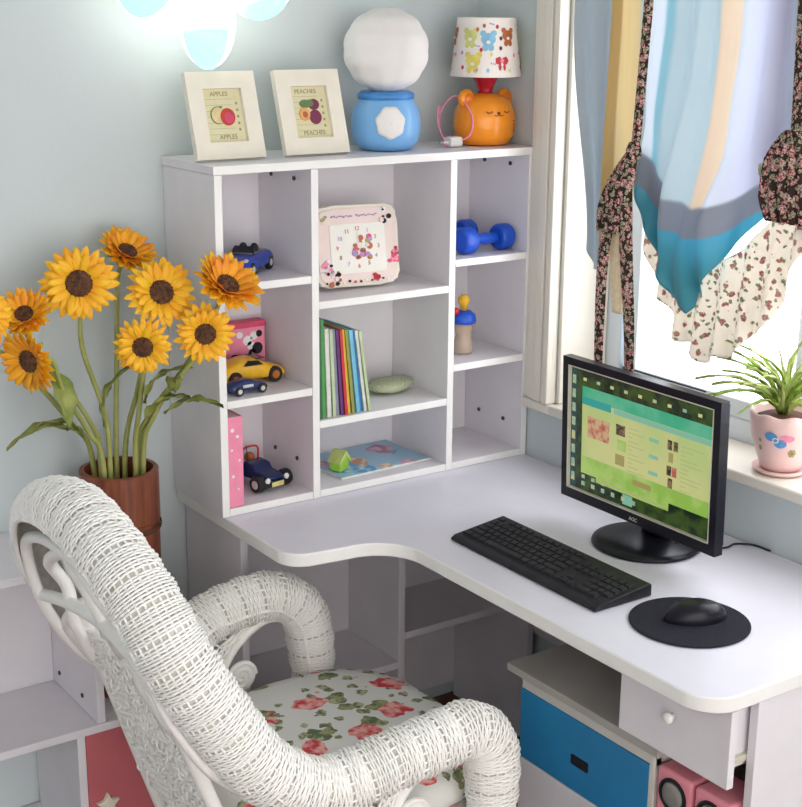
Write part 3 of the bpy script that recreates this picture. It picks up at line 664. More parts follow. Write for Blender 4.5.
# arms: inner arch cane, woven skirt between arch and roll, scroll disc
for side, base, lf in ((-1, near, 0), (1, far, 1)):
    yy = lambda y: y if side < 0 else 2*YC-y
    ys = yy(-0.812)
    L = 0.022*lf
    arch = catmull([(-1.00, ys, 0.40), (-0.965, ys, 0.455+L), (-0.925, ys, 0.515+L), (-0.862, ys, 0.555+L), (-0.805, ys, 0.545+L), (-0.768, ys, 0.48+L), (-0.757, ys, 0.38)], 8)
    MB().tube(arch, 0.010, 10).build('arm_arch', M['wicker'], chair, smooth=True)
    top = catmull([Vector(p)+Vector((0, 0, -0.035)) for p in base[6:12]], 8)
    top = [Vector((p.x, ys, p.z)) for p in top]
    low = arch[:]
    fnn = lambda u, v: (lerpc(low, u*0.86).lerp(lerpc(top, u), v), Vector((0, side, 0)))
    woven('arm_skirt', fnn, 18, 12, 0.003, 0.0030, 0.003, skip=lambda u, v: (0.16 < u < 0.42 and 0.42 < v < 0.66))
    sc_ = []
    for k in range(60):
        a = k/60*4.2*PI; rr = 0.034-0.030*k/60; sc_.append((-0.915+rr*math.cos(a), ys+0.0*side, 0.452+L*0.5+rr*math.sin(a)))
    MB().tube(sc_, 0.0058, 8).cyl((-0.915, ys-0.003, 0.452+L*0.5), (-0.915, ys+0.003, 0.452+L*0.5), 0.033, n=24).build('scroll', M['wicker'], chair)
    MB().tube([(-0.732, yy(-0.80), 0.24), (-0.722, yy(-0.80), 0.001)], [0.024, 0.018], 14).build('front_leg', M['wicker'], chair, smooth=True)
# seat
seat_out = []
for k in range(48):
    a = 2*PI*k/48; cx_, sy_ = math.cos(a), math.sin(a)
    ex = 0.62; x = -0.895+0.285*math.copysign(abs(cx_)**ex, cx_); y = YC+0.285*math.copysign(abs(sy_)**ex, sy_)
    if x < -0.895: y = YC+(y-YC)*(1-0.20*((-0.895-x)/0.285))
    seat_out.append((x, y))
MB().prism(seat_out, 0.375, 0.395).build('seat', M['wicker'], chair, bevel=0.004)
sx_ = [Vector((x, y, 0.38)) for x, y in seat_out]; sx_.append(sx_[0].copy())
def apron_fn(u, v):
    p = lerpc(sx_, u); d = Vector((p.x+0.895, p.y-YC, 0)); d.normalize(); q = p+d*0.004; q.z = 0.37-0.07*v; return q, d
woven('seat_apron', apron_fn, 70, 12, 0.003, 0.0028, 0.003)
def cush_fn():
    mb = MB(); rings = [(0.93, 0.3955), (1.0, 0.410), (1.02, 0.428), (1.0, 0.448), (0.95, 0.460), (0.85, 0.466), (0.6, 0.472), (0.3, 0.475), (0.02, 0.476)]
    vs = []; n = len(seat_out)
    for s_, z in rings:
        for (x, y) in seat_out: vs.append((-0.890+(x+0.895)*s_*0.955, YC+(y-YC)*s_*0.955, z))
    fs = [(i*n+k, i*n+(k+1) % n, (i+1)*n+(k+1) % n, (i+1)*n+k) for i in range(len(rings)-1) for k in range(n)]
    fs += [tuple(range(n-1, -1, -1)), tuple((len(rings)-1)*n+k for k in range(n))]
    mb.add(vs, fs); return mb
tag(cush_fn().build('seat_cushion', M['cushion'], smooth=True), 'white seat cushion with red rose print in the wicker armchair', 'cushion')

# ------------------------------------------------------------------ bamboo vase with sunflowers
VX, VY, VZ0, VZ1, VR = -1.040, 0.120, 0.356, 0.868, 0.083
vs_ = thing('bamboo_vase', 'tall red-brown wooden vase holding the sunflowers, behind the wicker chair', 'vase', (VX, VY, VZ0))
prof = [(VR-0.004, 0), (VR, 0.01), (VR, 0.16), (VR+0.003, 0.165), (VR+0.003, 0.175), (VR, 0.18), (VR, 0.395), (VR+0.002, 0.40), (VR+0.002, VZ1-VZ0-0.002), (VR, VZ1-VZ0), (VR-0.009, VZ1-VZ0), (VR-0.010, VZ1-VZ0-0.02), (VR-0.010, 0.05), (0.0005, 0.05)]
MB().lathe(prof, (VX, VY, VZ0), 48).build('vase_body', M['vase'], vs_, smooth=False)
for z in (0.170, 0.383): MB().lathe([(VR+0.0035, -0.006), (VR+0.0045, 0), (VR+0.0035, 0.006)], (VX, VY, VZ0+z), 48, caps=False).build('band', M['vase_in'], vs_, smooth=True)

def petals_mesh(mb, c, T, R, seed_r, n, tilt, ph, wdt, mi, rnd, cup=0.0):
    for k in range(n):
        a = 2*PI*(k+ph)/n+rnd.uniform(-.06, .06); L = (R-seed_r*0.75)*rnd.uniform(.86, 1.05); tl = tilt+rnd.uniform(-.14, .14); tw = rnd.uniform(-.3, .3)
        W_ = wdt*rnd.uniform(.85, 1.15); vs = []; ns = 7
        for i in range(ns+1):
            t = i/ns; wv = W_*(math.sin(PI*min(1, t*0.80+0.16))**0.75)*(1 if t < 1 else 0); r = seed_r*0.75+L*t*math.cos(tl*0.7)
            z = L*(math.sin(tl)*t-0.20*t*t*t)+cup*L*t*t
            for j, s_ in enumerate((-1, 0, 1)):
                x = r; y = s_*wv; zz = z+abs(s_)*wv*0.35+s_*wv*tw*t
                v = Vector((x*math.cos(a)-y*math.sin(a), x*math.sin(a)+y*math.cos(a), zz)); vs.append(c+T @ v)
        mb.add(vs, [(i*3+j, i*3+j+1, (i+1)*3+j+1, (i+1)*3+j) for i in range(ns) for j in range(2)], mi)
def leaf(c0, d, L, W_, upv=(0, 0, 1), droop=0.4, name='leaf', parent=None, m='leaf', ns=10):
    d = Vector(d).normalized(); side = d.cross(Vector(upv)).normalized(); nn = side.cross(d); c0 = Vector(c0); mb = MB(); vs = []
    for i in range(ns+1):
        t = i/ns; wv = W_*math.sin(PI*min(1, (0.03+t*0.97)**0.8))*(1-0.2*t)
        p = c0+d*L*t+nn*(L*0.18*math.sin(PI*t*0.8)-droop*L*t*t)
        for s_ in (-1, -.5, 0, .5, 1): vs.append(p+side*wv*s_+nn*(abs(s_)*wv*0.35+0.004*math.sin(t*19+s_*3)))
    mb.add(vs, [(i*5+j, i*5+j+1, (i+1)*5+j+1, (i+1)*5+j) for i in range(ns) for j in range(4)])
    return mb.build(name, M[m], parent, smooth=True, solid=0.0008)
CAM = Vector((-2.217, -2.642, 1.839))
def sunflower(label, c, R, facing, seed=0, amber=0.0, cup=0.0, via=None, leaves=(), calyx=True, vaseoff=(0, 0)):
    """facing = blend of direction to the room and an explicit tilt vector"""
    rnd = random.Random(seed); c = Vector(c); zax = Vector(facing).normalized()
    xa = zax.orthogonal().normalized(); ya = zax.cross(xa); T = Matrix((xa, ya, zax)).transposed()
    base = Vector((VX+vaseoff[0], VY+vaseoff[1], VZ0+0.06))
    root = thing('sunflower', label, 'flower', tuple(base), group='sunflowers in the bamboo vase')
    sr = R*0.36
    pm = MB()
    petals_mesh(pm, c, T, R, sr, 22, 0.16, 0, R*0.128, 0, rnd, cup); petals_mesh(pm, c+zax*0.004, T, R*0.86, sr, 20, 0.42, 0.5, R*0.115, 1 if amber > 0.3 else 0, rnd, cup)
    if amber > 0.6: petals_mesh(pm, c+zax*0.006, T, R*0.7, sr, 12, 0.75, 0.2, R*0.12, 1, rnd, cup)
    pm.build('petals', [M['petal'], M['petal2']], root, smooth=True, solid=0.0006)
    sd = MB()
    sd.ball(c+zax*0.003, sr, sr, sr*0.42, 24, T=T.to_4x4())
    for k in range(90):
        a = k*2.39996; q = sr*0.97*math.sqrt((k+.5)/90); h = sr*0.42*math.sqrt(max(0, 1-(q/sr)**2))+0.003
        sd.ball(c+T @ Vector((q*math.cos(a), q*math.sin(a), h)), 0.0020, n=6)
    sd.build('seed_disc', M['seed'], root, smooth=True)
    if calyx:
        cx = MB(); cx.ball(c-zax*0.008, sr*0.75, sr*0.75, sr*0.45, 14, T=T.to_4x4())
        petals_mesh(cx, c-zax*0.006, T, R*0.62, sr*0.6, 9, 0.05, 0.3, R*0.13, 0, rnd)
        cx.build('calyx', M['stem'], root, smooth=True, solid=0.0006)
    back = c-zax*0.016
    nk = back-zax*0.045+Vector((0, 0, -0.02))
    rim = Vector((VX+vaseoff[0]*0.9, VY+vaseoff[1]*0.9, VZ1))
    mids = [Vector(v) for v in (via or [])] or [rim.lerp(nk, 0.5)+Vector((0, 0, 0.02))]
    st = catmull([base, rim]+mids+[nk, back], 8)
    MB().tube(st, [0.0062-0.0018*i/len(st) for i in range(len(st))], 10).build('stem', M['stem'], root, smooth=True)
    for (p, d, L, W_, dr_) in leaves: leaf(p, d, L, W_, droop=dr_, parent=root)
    return root
F = (-0.42, -0.85, 0.18)
sunflower('largest open sunflower at upper left, facing the room', (-1.126, 0.075, 1.288), 0.082, (-0.40, -0.86, 0.10), 1, 0.0, via=[(-1.075, 0.10, 1.0), (-1.115, 0.105, 1.15)], leaves=[((-1.075, 0.10, 0.97), (0.35, -0.1, 0.95), 0.14, 0.022, 0.15)], vaseoff=(-0.03, -0.02))
sunflower('amber sunflower leaning back at the top of the bunch, beside the hutch', (-0.985, 0.155, 1.325), 0.068, (0.10, -0.55, 0.70), 2, 0.9, cup=0.35, vaseoff=(0.01, 0.035))
sunflower('open sunflower tilted slightly up, in the middle of the top row', (-0.975, 0.015, 1.262), 0.077, (-0.15, -0.85, 0.38), 3, 0.1, via=[(-1.0, 0.09, 1.05)], vaseoff=(0.02, 0.01))
sunflower('rightmost sunflower, amber and cupped, in front of the upper left cubby', (-0.868, -0.07, 1.278), 0.080, (0.12, -0.62, 0.70), 4, 0.7, cup=0.35, via=[(-0.985, 0.06, 1.0), (-0.90, -0.03, 1.15)], vaseoff=(0.045, -0.01))
sunflower('lowest open sunflower of the bunch with brown centre, above the vase', (-1.028, -0.005, 1.160), 0.064, (-0.50, -0.84, 0.0), 5, 0.0, via=[(-1.01, 0.07, 1.0)], leaves=[((-1.0, 0.06, 0.98), (0.45, -0.7, 0.55), 0.13, 0.026, 0.15), ((-1.0, 0.06, 1.02), (0.5, -0.4, 0.75), 0.13, 0.024, 0.3)], vaseoff=(0.03, -0.03))
sunflower('open sunflower overlapping the hutch side, lower right of the bunch', (-0.912, -0.055, 1.182), 0.066, (-0.35, -0.88, 0.12), 6, 0.0, via=[(-0.98, 0.05, 1.0)], leaves=[((-0.97, 0.03, 1.0), (0.60, -0.78, 0.20), 0.14, 0.022, 0.1), ((-0.955, 0.01, 1.05), (-0.35, -0.8, 0.5), 0.10, 0.020, 0.2)], vaseoff=(0.05, -0.03))
sunflower('amber sunflower at left, cupped and turned upward', (-1.240, 0.085, 1.232), 0.062, (-0.35, -0.55, 0.65), 7, 0.7, cup=0.4, via=[(-1.11, 0.10, 0.99)], leaves=[((-1.20, 0.07, 1.12), (0.10, -0.25, -0.95), 0.13, 0.030, 0.05)], vaseoff=(-0.045, 0.0))
sunflower('drooping sunflower at left, side-on with a dark centre facing down', (-1.262, 0.005, 1.160), 0.070, (-0.80, -0.40, -0.10), 8, 0.4, cup=0.25, via=[(-1.12, 0.08, 0.97), (-1.18, 0.05, 1.07)], leaves=[((-1.145, 0.07, 0.975), (-0.95, -0.1, 0.12), 0.16, 0.024, 0.25), ((-1.13, 0.08, 0.955), (-0.6, -0.1, 0.55), 0.12, 0.014, 0.4)], vaseoff=(-0.05, -0.03))
sunflower('sunflower cut off by the left edge of the photo', (-1.345, 0.015, 1.262), 0.066, (0.25, -0.85, 0.3), 9, 0.2, via=[(-1.16, 0.08, 1.0), (-1.27, 0.05, 1.14)], vaseoff=(-0.055, 0.02))

# ------------------------------------------------------------------ on top of the hutch
TOP = HT+0.0008
def picture(label, x0, fruit, words):
    wd, ht, th = 0.163, 0.186, 0.016; yb = 0.070
    root = thing('picture_frame', label, 'picture', (x0+wd/2, yb, TOP), group=None)
    tilt = math.radians(-17)
    T = Matrix.Translation((x0+wd/2, yb, TOP+0.005)) @ Matrix.Rotation(math.radians(0), 4, 'Z') @ Matrix.Rotation(tilt, 4, 'X')
    fm = MB(); b_ = 0.036; h0 = ht
    fm.box(-wd/2, wd/2, 0, th, 0, b_, T=T); fm.box(-wd/2, wd/2, 0, th, h0-b_, h0, T=T); fm.box(-wd/2, -wd/2+b_, 0, th, b_, h0-b_, T=T); fm.box(wd/2-b_, wd/2, 0, th, b_, h0-b_, T=T)
    fm.build('frame', M['frame'], root)
    pr = MB(); pr.box(-wd/2+b_-0.002, wd/2-b_+0.002, 0.011, 0.0145, b_-0.002, h0-b_+0.002, T=T); pr.build('print', M['paper'], root)
    ink = MB(); TT = T @ Matrix.Translation((0, 0.0106, h0/2)) @ Matrix.Rotation(PI/2, 4, 'X')
    add_text(ink, words, 0.0135, TT @ Matrix.Translation((-0.004, 0.047, 0))); add_text(ink, words, 0.0135, TT @ Matrix.Translation((0.004, -0.045, 0)))
    for k in range(5): ink.box(0.032, 0.0365, 0.0102, 0.0108, h0/2+0.024-k*0.014, h0/2+0.029-k*0.014, T=T)
    for k in range(7): ink.box(-0.038, 0.026, 0.0106, 0.0109, h0/2+0.036-k*0.0125, h0/2+0.0365-k*0.0125, T=T)
    ink.build('lettering', M['ink'], root)
    fr_ = MB(); names = []
    for (u, v, r, rz, m, lv) in fruit:
        if m not in names: names.append(m)
        fr_.prism([(u+r*math.cos(a), h0/2+v+rz*math.sin(a)) for a in [2*PI*k/20 for k in range(20)]], 0.0098-lv*0.0004, 0.0109, 'XZ', names.index(m), T=T)
    fr_.build('fruit_drawing', [M[n] for n in names], root)
picture('cream framed apple print, nearer the left end on top of the hutch', -0.853, [(-.013, .002, .018, .019, 'fruit_leaf', 0), (-.012, .002, .0165, .0175, 'apple_cream', 1), (.009, -.002, .0175, .0185, 'apple_red', 2), (.0115, -.004, .011, .012, 'hotpink', 3), (-.005, .019, .004, .002, 'fruit_leaf', 3)], 'APPLES')
picture('cream framed peach and plum print, next to the blue and white inflatable', -0.640, [(-.010, .020, .014, .009, 'fruit_leaf', 0), (.012, .018, .014, .012, 'plum', 1), (.002, .021, .010, .008, 'fruit_leaf', 2), (.012, -.010, .015, .016, 'plum', 3), (-.014, -.003, .0135, .0145, 'peach', 3), (-.014, -.004, .006, .007, 'stone', 4)], 'PEACHES')

ix, iy = -0.350, 0.118
inf = thing('inflatable_toy', 'plain blue and white inflatable roly-poly toy on top of the hutch', 'inflatable toy', (ix, iy, TOP))
MB().lathe([(0.048, 0.0), (0.060, 0.002), (0.076, 0.018), (0.082, 0.045), (0.082, 0.07), (0.076, 0.095), (0.064, 0.112), (0.058, 0.12)], (ix, iy, TOP), 40, sy=0.92).build('body', M['inflate_blue'], inf, smooth=True)
MB().lathe([(0.058, 0.112), (0.066, 0.116), (0.067, 0.126), (0.058, 0.132)], (ix, iy, TOP), 40, sy=0.92).build('collar', M['collar_blue'], inf, smooth=True)
hd = MB(); nn_ = 40
def head_fn(u, v):
    a = 2*PI*u; th = PI*(0.001+0.998*v); k = 1+0.035*abs(math.sin(5*a))*math.sin(th)+0.03*abs(math.sin(6*th))
    return Vector((ix+0.094*k*math.sin(th)*math.cos(a), iy+0.092*k*math.sin(th)*math.sin(a), TOP+0.222-0.092*k*math.cos(th)))
hd.grid(head_fn, 60, 36); hd.build('round_top', M['fluff'], inf, smooth=True)
bl = MB(); bv = []
for q in range(6):
    for k in range(28):
        aa = 2*PI*k/28; rr = (q/5)*(1+0.05*math.sin(7*aa)); an = -PI/2-0.42+rr*0.42*math.cos(aa); z = 0.066+rr*0.036*math.sin(aa)
        w_ = 0.0835-max(0, z-0.070)*0.22-2.2*max(0, z-0.085)**1.6-max(0, 0.045-z)*0.2
        bv.append(Vector((ix+w_*math.cos(an), iy+w_*0.92*math.sin(an), TOP+z)))
bl.add(bv, [(q*28+k, q*28+(k+1) % 28, (q+1)*28+(k+1) % 28, (q+1)*28+k) for q in range(5) for k in range(28)])
bl.build('white_patch', M['fluff'], inf, smooth=True, solid=0.0012)

lx, ly = -0.074, 0.105
bl_ = thing('bear_lamp', 'small table lamp with an orange bear base and printed white shade', 'lamp', (lx, ly, TOP))
MB().lathe([(0.045, 0), (0.060, 0.003), (0.073, 0.022), (0.078, 0.05), (0.075, 0.078), (0.062, 0.103), (0.038, 0.117), (0.02, 0.121)], (lx, ly, TOP), 44, sy=0.9).build('bear_body', M['orange'], bl_, smooth=True)
for s_ in (-1, 1):
    e_ = MB().ball((lx+s_*0.056, ly, TOP+0.108), 0.023, 0.014, 0.023, 20).build('ear', M['orange'], bl_, smooth=True)
    MB().ball((lx+s_*0.056, ly-0.010, TOP+0.108), 0.014, 0.007, 0.014, 16).build('inner_ear', M['orange_dark'], e_, smooth=True)
def on_body(u, z, out=0.0015):
    r = 0.078 if z < 0.078 else 0.074; a = -PI/2-0.14+u/r; return Vector((lx+(r+out)*math.cos(a), ly+(r+out)*0.9*math.sin(a), TOP+z))
fc = MB()
for s_ in (-1, 1): fc.tube([on_body(s_*0.024-0.008+k*0.004, 0.082-0.004*math.sin(PI*k/4)) for k in range(5)], 0.0011, 6)
fc.ball(on_body(0, 0.078), 0.0045, 0.0022, 0.003, 10)
for s_ in (-1, 1): fc.tube([on_body(s_*k*0.003, 0.0745-0.003*math.sin(PI*k/4)) for k in range(5)], 0.0009, 6)
for k in range(4): fc.ball(on_body(0.052, 0.058-k*0.007), 0.0022, 0.0012, 0.0022, 8)
fc.build('face', M['brown_line'], bl_, smooth=True)
MB().lathe([(0.018, 0.119), (0.017, 0.126), (0.022, 0.140), (0.033, 0.160), (0.038, 0.172), (0.030, 0.173)], (lx, ly, TOP), 32).build('neck', M['lampred'], bl_, smooth=True)
RS0, RS1, HS0, HS1 = 0.084, 0.069, 0.160, 0.294
MB().lathe([(RS0, HS0), (RS1, HS1), (RS1-0.0015, HS1), (RS0-0.0015, HS0)], (lx, ly, TOP), 56, caps=False).build('shade', M['shade_white'], bl_, smooth=False)
MB().lathe([(0.02, 0.172), (0.026, 0.20), (0.022, 0.225), (0.0005, 0.235)], (lx, ly, TOP), 20).build('bulb', M['white_toy'], bl_, smooth=True)
sp = MB(); spn = ['skyblue', 'bear_yellow', 'bear_lime', 'bear_brown', 'red', 'brown_line', 'violet', 'white_toy', 'pink']
def onshade(a, h, o=0.0010):
    r = RS0+(RS1-RS0)*(h-HS0)/(HS1-HS0)+o; return Vector((lx+r*math.cos(a), ly+r*math.sin(a), TOP+h))
def dec(ac, h, rx, rz, m, o=0.001, n=16):
    """a printed blob lying on the curved shade"""
    r = RS0+(RS1-RS0)*(h-HS0)/(HS1-HS0)
    vs = [onshade(ac, h, o)]+[onshade(ac+rx*math.cos(2*PI*k/n)/r, h+rz*math.sin(2*PI*k/n), o) for k in range(n)]
    sp.add(vs, [(0, 1+k, 1+(k+1) % n) for k in range(n)], spn.index(m))
AC = -PI/2-0.60+0.0    # direction of the camera side of the shade
def teddy(da, h, m, s_=1.0):
    a = AC+da/0.085
    for q in (-1, 1): dec(a+q*0.013*s_/0.085, h+0.012*s_, 0.0065*s_, 0.006*s_, m, 0.0010); dec(a+q*0.007*s_/0.085, h-0.017*s_, 0.006*s_, 0.007*s_, m, 0.0010)
    dec(a, h, 0.0155*s_, 0.0125*s_, m, 0.0012); dec(a, h-0.009*s_, 0.010*s_, 0.010*s_, m, 0.0014); dec(a, h-0.006*s_, 0.0045*s_, 0.0035*s_, 'white_toy', 0.0017)
def bow(da, h, m):
    a = AC+da/0.085
    for q in (-1, 1): dec(a+q*0.009/0.085, h, 0.0095, 0.010, m, 0.0010, 5); dec(a+q*0.006/0.085, h-0.014, 0.004, 0.009, m, 0.0011, 6)
    dec(a, h, 0.005, 0.005, 'pink', 0.0015, 10)
for k in range(-1, 3):
    o_ = k*0.175
    teddy(0.0+o_, 0.246, 'skyblue', 1.1); teddy(-0.038+o_, 0.197, 'bear_yellow', 1.15); teddy(-0.050+o_, 0.252, 'bear_lime', 1.1); bow(0.036+o_, 0.198, 'red'); teddy(0.056+o_, 0.254, 'bear_brown', 1.0)
    for (u, h, m) in ((-.018, .222, 'red'), (.024, .274, 'red'), (.034, .248, 'brown_line'), (-.012, .276, 'bear_brown'), (.033, .226, 'brown_line'), (-.066, .182, 'red'), (.0, .176, 'skyblue'), (-.03, .176, 'violet'), (.058, .176, 'bear_lime'), (-.072, .215, 'violet'), (.008, .212, 'bear_lime'), (-.03, .268, 'bear_brown'), (.076, .21, 'pink')):
        dec(AC+(u+o_)/0.085, h, 0.004, 0.005, m, 0.001, 8)
    for (u, h) in ((.004, .281), (-.034, .232), (.008, .192)):
        for q in range(3): dec(AC+(u+o_+q*0.005)/0.085, h-q*0.001, 0.0018, 0.0022, 'violet', 0.001, 6)
sp.build('shade_print', [M[k] for k in spn], bl_)
pl = catmull([(lx-0.04, ly+0.062, TOP+0.020), (-0.155, 0.165, TOP+0.018), (-0.172, 0.150, TOP+0.075), (-0.150, 0.120, TOP+0.115), (-0.140, 0.070, TOP+0.075), (-0.150, 0.060, TOP+0.030), (-0.168, 0.085, TOP+0.012)], 8)
MB().tube(pl, 0.0020, 8).tube(catmull([(-0.205, 0.075, TOP+0.0035), (-0.20, 0.12, TOP+0.05), (-0.185, 0.14, TOP+0.09), (-0.172, 0.150, TOP+0.075)], 6), 0.0018, 8).build('cord', M['pink'], bl_, smooth=True)
MB().box(-0.196, -0.158, 0.075, 0.105, TOP+0.0005, TOP+0.024).build('plug', M['plug'], bl_, bevel=0.006)
pins = MB()
for q in (0.082, 0.096): pins.box(-0.211, -0.1965, q-0.001, q+0.001, TOP+0.009, TOP+0.015)
pins.build('pin', M['rim'], bl_)

# wall lamp with glass petals
wl = thing('wall_lamp', 'glowing wall lamp with three round white and aqua glass petals', 'wall lamp', (-0.79, 0.2, 1.93))
MB().lathe([(0.05, 0), (0.052, -0.012), (0.03, -0.03), (0.0005, -0.032)], (-0.79, WB-0.001, 1.93), 32, axis='Y').build('wall_plate', M['white_toy'], wl, smooth=True)
MB().tube([(-0.79, WB-0.03, 1.93), (-0.79, 0.14, 1.92)], 0.012, 12).build('arm', M['white_toy'], wl, smooth=True)
for (dx, zc, rx, rz, r0) in ((0.0, 1.800, 0.062, 0.098, 0), (-0.13, 1.872, 0.078, 0.072, .5), (0.125, 1.872, 0.075, 0.068, -.5)):
    T_ = Matrix.Rotation(r0, 4, 'Y')
    p_ = MB().ball((-0.79+dx, 0.135, zc), rx, rx*0.8, rz, 28, T=T_).build('glass_petal', M['lampglass'], wl, smooth=True)
    def tealfn(u, v, dx=dx, zc=zc, rx=rx, rz=rz, T_=T_):
        a = PI+0.15+u*PI*0.58; th = PI*(0.55+0.40*v); q = 1.02
        return Vector((-0.79+dx, 0.135, zc))+T_ @ Vector((rx*q*math.sin(th)*math.cos(a), rx*.8*q*math.sin(th)*math.sin(a), rz*q*math.cos(th)))
    MB().grid(tealfn, 14, 10).build('aqua_tip', M['tealglass'], p_, smooth=True, solid=0.001)
    MB().tube([(-0.79, 0.14, 1.92), (-0.79+dx, 0.135, zc+rz*0.8)], 0.006, 8).build('petal_stalk', M['white_toy'], wl, smooth=True)

# ------------------------------------------------------------------ things in the hutch cubbies
def wheel(mb_parent, x, y, z, r, w_, rim='rim', axis='Y', name='wheel'):
    m_ = MB(); m_.lathe([(r*0.6, -w_/2), (r*0.93, -w_/2), (r, -w_*0.3), (r, w_*0.3), (r*0.93, w_/2), (r*0.6, w_/2)], (x, y, z), 24, 0, axis=axis)
    m_.lathe([(0.0005, -w_*0.55), (r*0.5, -w_*0.55), (r*0.6, -w_*0.4), (r*0.6, w_*0.4), (r*0.5, w_*0.55), (0.0005, w_*0.55)], (x, y, z), 20, 1, axis=axis)
    return m_.build(name, [M['tyre'], M[rim]], mb_parent, local=True)
def car_shell(L, W_, prof, nx=24, ny=10):
    """body lofted from a side profile [(x, bottom, top, half width scale)]"""
    mb = MB(); vs = []; ring = []
    for (x, zb, zt, k) in prof:
        hw = W_/2*k; h = zt-zb
        sec = [(-hw*.92, zb), (hw*.92, zb), (hw, zb+h*.3), (hw*.98, zb+h*.6), (hw*.80, zt-h*.06), (hw*.5, zt), (-hw*.5, zt), (-hw*.80, zt-h*.06), (-hw*.98, zb+h*.6), (-hw, zb+h*.3)]
        vs += [(x*L, y, z) for y, z in sec]
    n = 10
    mb.add(vs, [(i*n+k, i*n+(k+1) % n, (i+1)*n+(k+1) % n, (i+1)*n+k) for i in range(len(prof)-1) for k in range(n)]+[tuple(range(n-1, -1, -1)), tuple((len(prof)-1)*n+k for k in range(n))])
    return mb
# blue open roadster
c1 = thing('toy_car', 'blue open-top toy roadster in the upper left cubby', 'toy car', (-0.722, 0.115, 1.2655), rz=math.radians(-140))
L1, W1 = 0.175, 0.080
car_shell(L1, W1, [(-.5, .014, .030, .80), (-.46, .010, .042, .93), (-.30, .008, .047, 1), (-.12, .008, .044, 1), (.10, .008, .044, 1), (.30, .008, .043, 1), (.44, .009, .034, .93), (.5, .012, .024, .78)]).build('body', M['toy_blue'], c1, smooth=True, local=True, subsurf=1)
for sx0 in (-0.31, 0.30):
    for sy0 in (-1, 1): wheel(c1, sx0*L1, sy0*0.0335, 0.0155, 0.0155, 0.012)
MB().prism(rrect(-0.045, 0.022, -0.026, 0.026, 0.008), 0.0435, 0.0462).build('cockpit', M['toy_grey'], c1, local=True)
for q in (-1, 1):
    MB().ball((-0.020, q*0.013, 0.050), 0.008, 0.010, 0.013, 12).build('seat', M['black'], c1, smooth=True, local=True)
    MB().ball((0.062, q*0.025, 0.034), 0.010, 0.006, 0.006, 12).build('headlight', M['rim'], c1, smooth=True, local=True)
MB().add([(0.020, -0.028, 0.043), (0.020, 0.028, 0.043), (0.008, 0.022, 0.059), (0.008, -0.022, 0.059)], [(0, 1, 2, 3)]).build('windscreen', M['glassy'], c1, local=True, solid=0.0015)
# yellow sports car
c2 = thing('toy_car', 'yellow toy sports car behind a smaller dark blue one', 'toy car', (-0.715, 0.125, 1.0125), rz=math.radians(2))
L2, W2 = 0.172, 0.07
car_shell(L2, W2, [(-.5, .014, .036, .8), (-.45, .009, .044, .95), (-.28, .008, .050, 1), (-.16, .008, .060, .98), (.0, .008, .062, .95), (.12, .008, .052, .98), (.24, .008, .041, 1), (.42, .008, .034, .96), (.5, .011, .020, .75)]).build('body', M['toy_yellow'], c2, smooth=True, local=True, subsurf=1)
for sx0 in (-0.31, 0.29):
    for sy0 in (-1, 1): wheel(c2, sx0*L2, sy0*0.031, 0.018, 0.018, 0.012, 'rim_orange')
for q in (-1, 1): MB().prism([(-0.032, 0.046), (0.018, 0.045), (0.006, 0.055), (-0.020, 0.058)], q*0.0335-0.0012, q*0.0335+0.0012, 'XZ').build('side_window', M['glassy'], c2, local=True)
MB().prism([(0.006, -0.024), (0.028, -0.026), (0.028, 0.026), (0.006, 0.024)], 0.0, 0.0022, T=Matrix.Translation((0, 0, 0.0565)) @ Matrix.Rotation(0.0, 4, 'Y')).build('windscreen', M['glassy'], c2, local=True)
# small dark blue racing car
c3 = thing('toy_car', 'small dark blue toy car in front of the yellow one', 'toy car', (-0.765, 0.045, 1.0125), rz=math.radians(4))
L3, W3 = 0.098, 0.040
car_shell(L3, W3, [(-.5, .008, .024, .8), (-.40, .006, .028, .98), (-.15, .006, .034, .98), (.05, .006, .033, .95), (.22, .006, .025, 1), (.42, .006, .021, .95), (.5, .008, .014, .75)]).build('body', M['toy_navy'], c3, smooth=True, local=True, subsurf=1)
for sx0 in (-0.30, 0.30):
    for sy0 in (-1, 1): wheel(c3, sx0*L3, sy0*0.0185, 0.0105, 0.0105, 0.008)
for q in (-1, 1): MB().box(-0.02, 0.006, q*0.0192-0.0006, q*0.0192+0.0006, 0.017, 0.023).build('door_stripe', M['rim'], c3, local=True)
# pink gift box behind
gb = thing('gift_box', 'pink box printed with white and black dots, behind the toy cars', 'box', (-0.690, 0.205, 1.0125))
MB().box(-0.752, -0.634, 0.192, 0.222, 1.0125, 1.132).build('box', M['pink'], gb, bevel=0.002)
MB().box(-0.7535, -0.6325, 0.1905, 0.2235, 1.120, 1.1345).build('lid', M['hotpink'], gb, bevel=0.002)
d_ = MB()
for (u, v, r, m) in ((-.680, 1.090, .012, 0), (-.664, 1.100, .010, 0), (-.672, 1.078, .010, 0), (-.655, 1.070, .014, 1), (-.650, 1.104, .008, 1), (-.668, 1.060, .010, 1), (-.700, 1.105, .008, 0)):
    d_.prism(disc(u, v, r, 16), 0.1908-0.0002*m, 0.1921, 'XZ', m)
d_.build('printed_dots', [M['white_toy'], M['black']], gb)
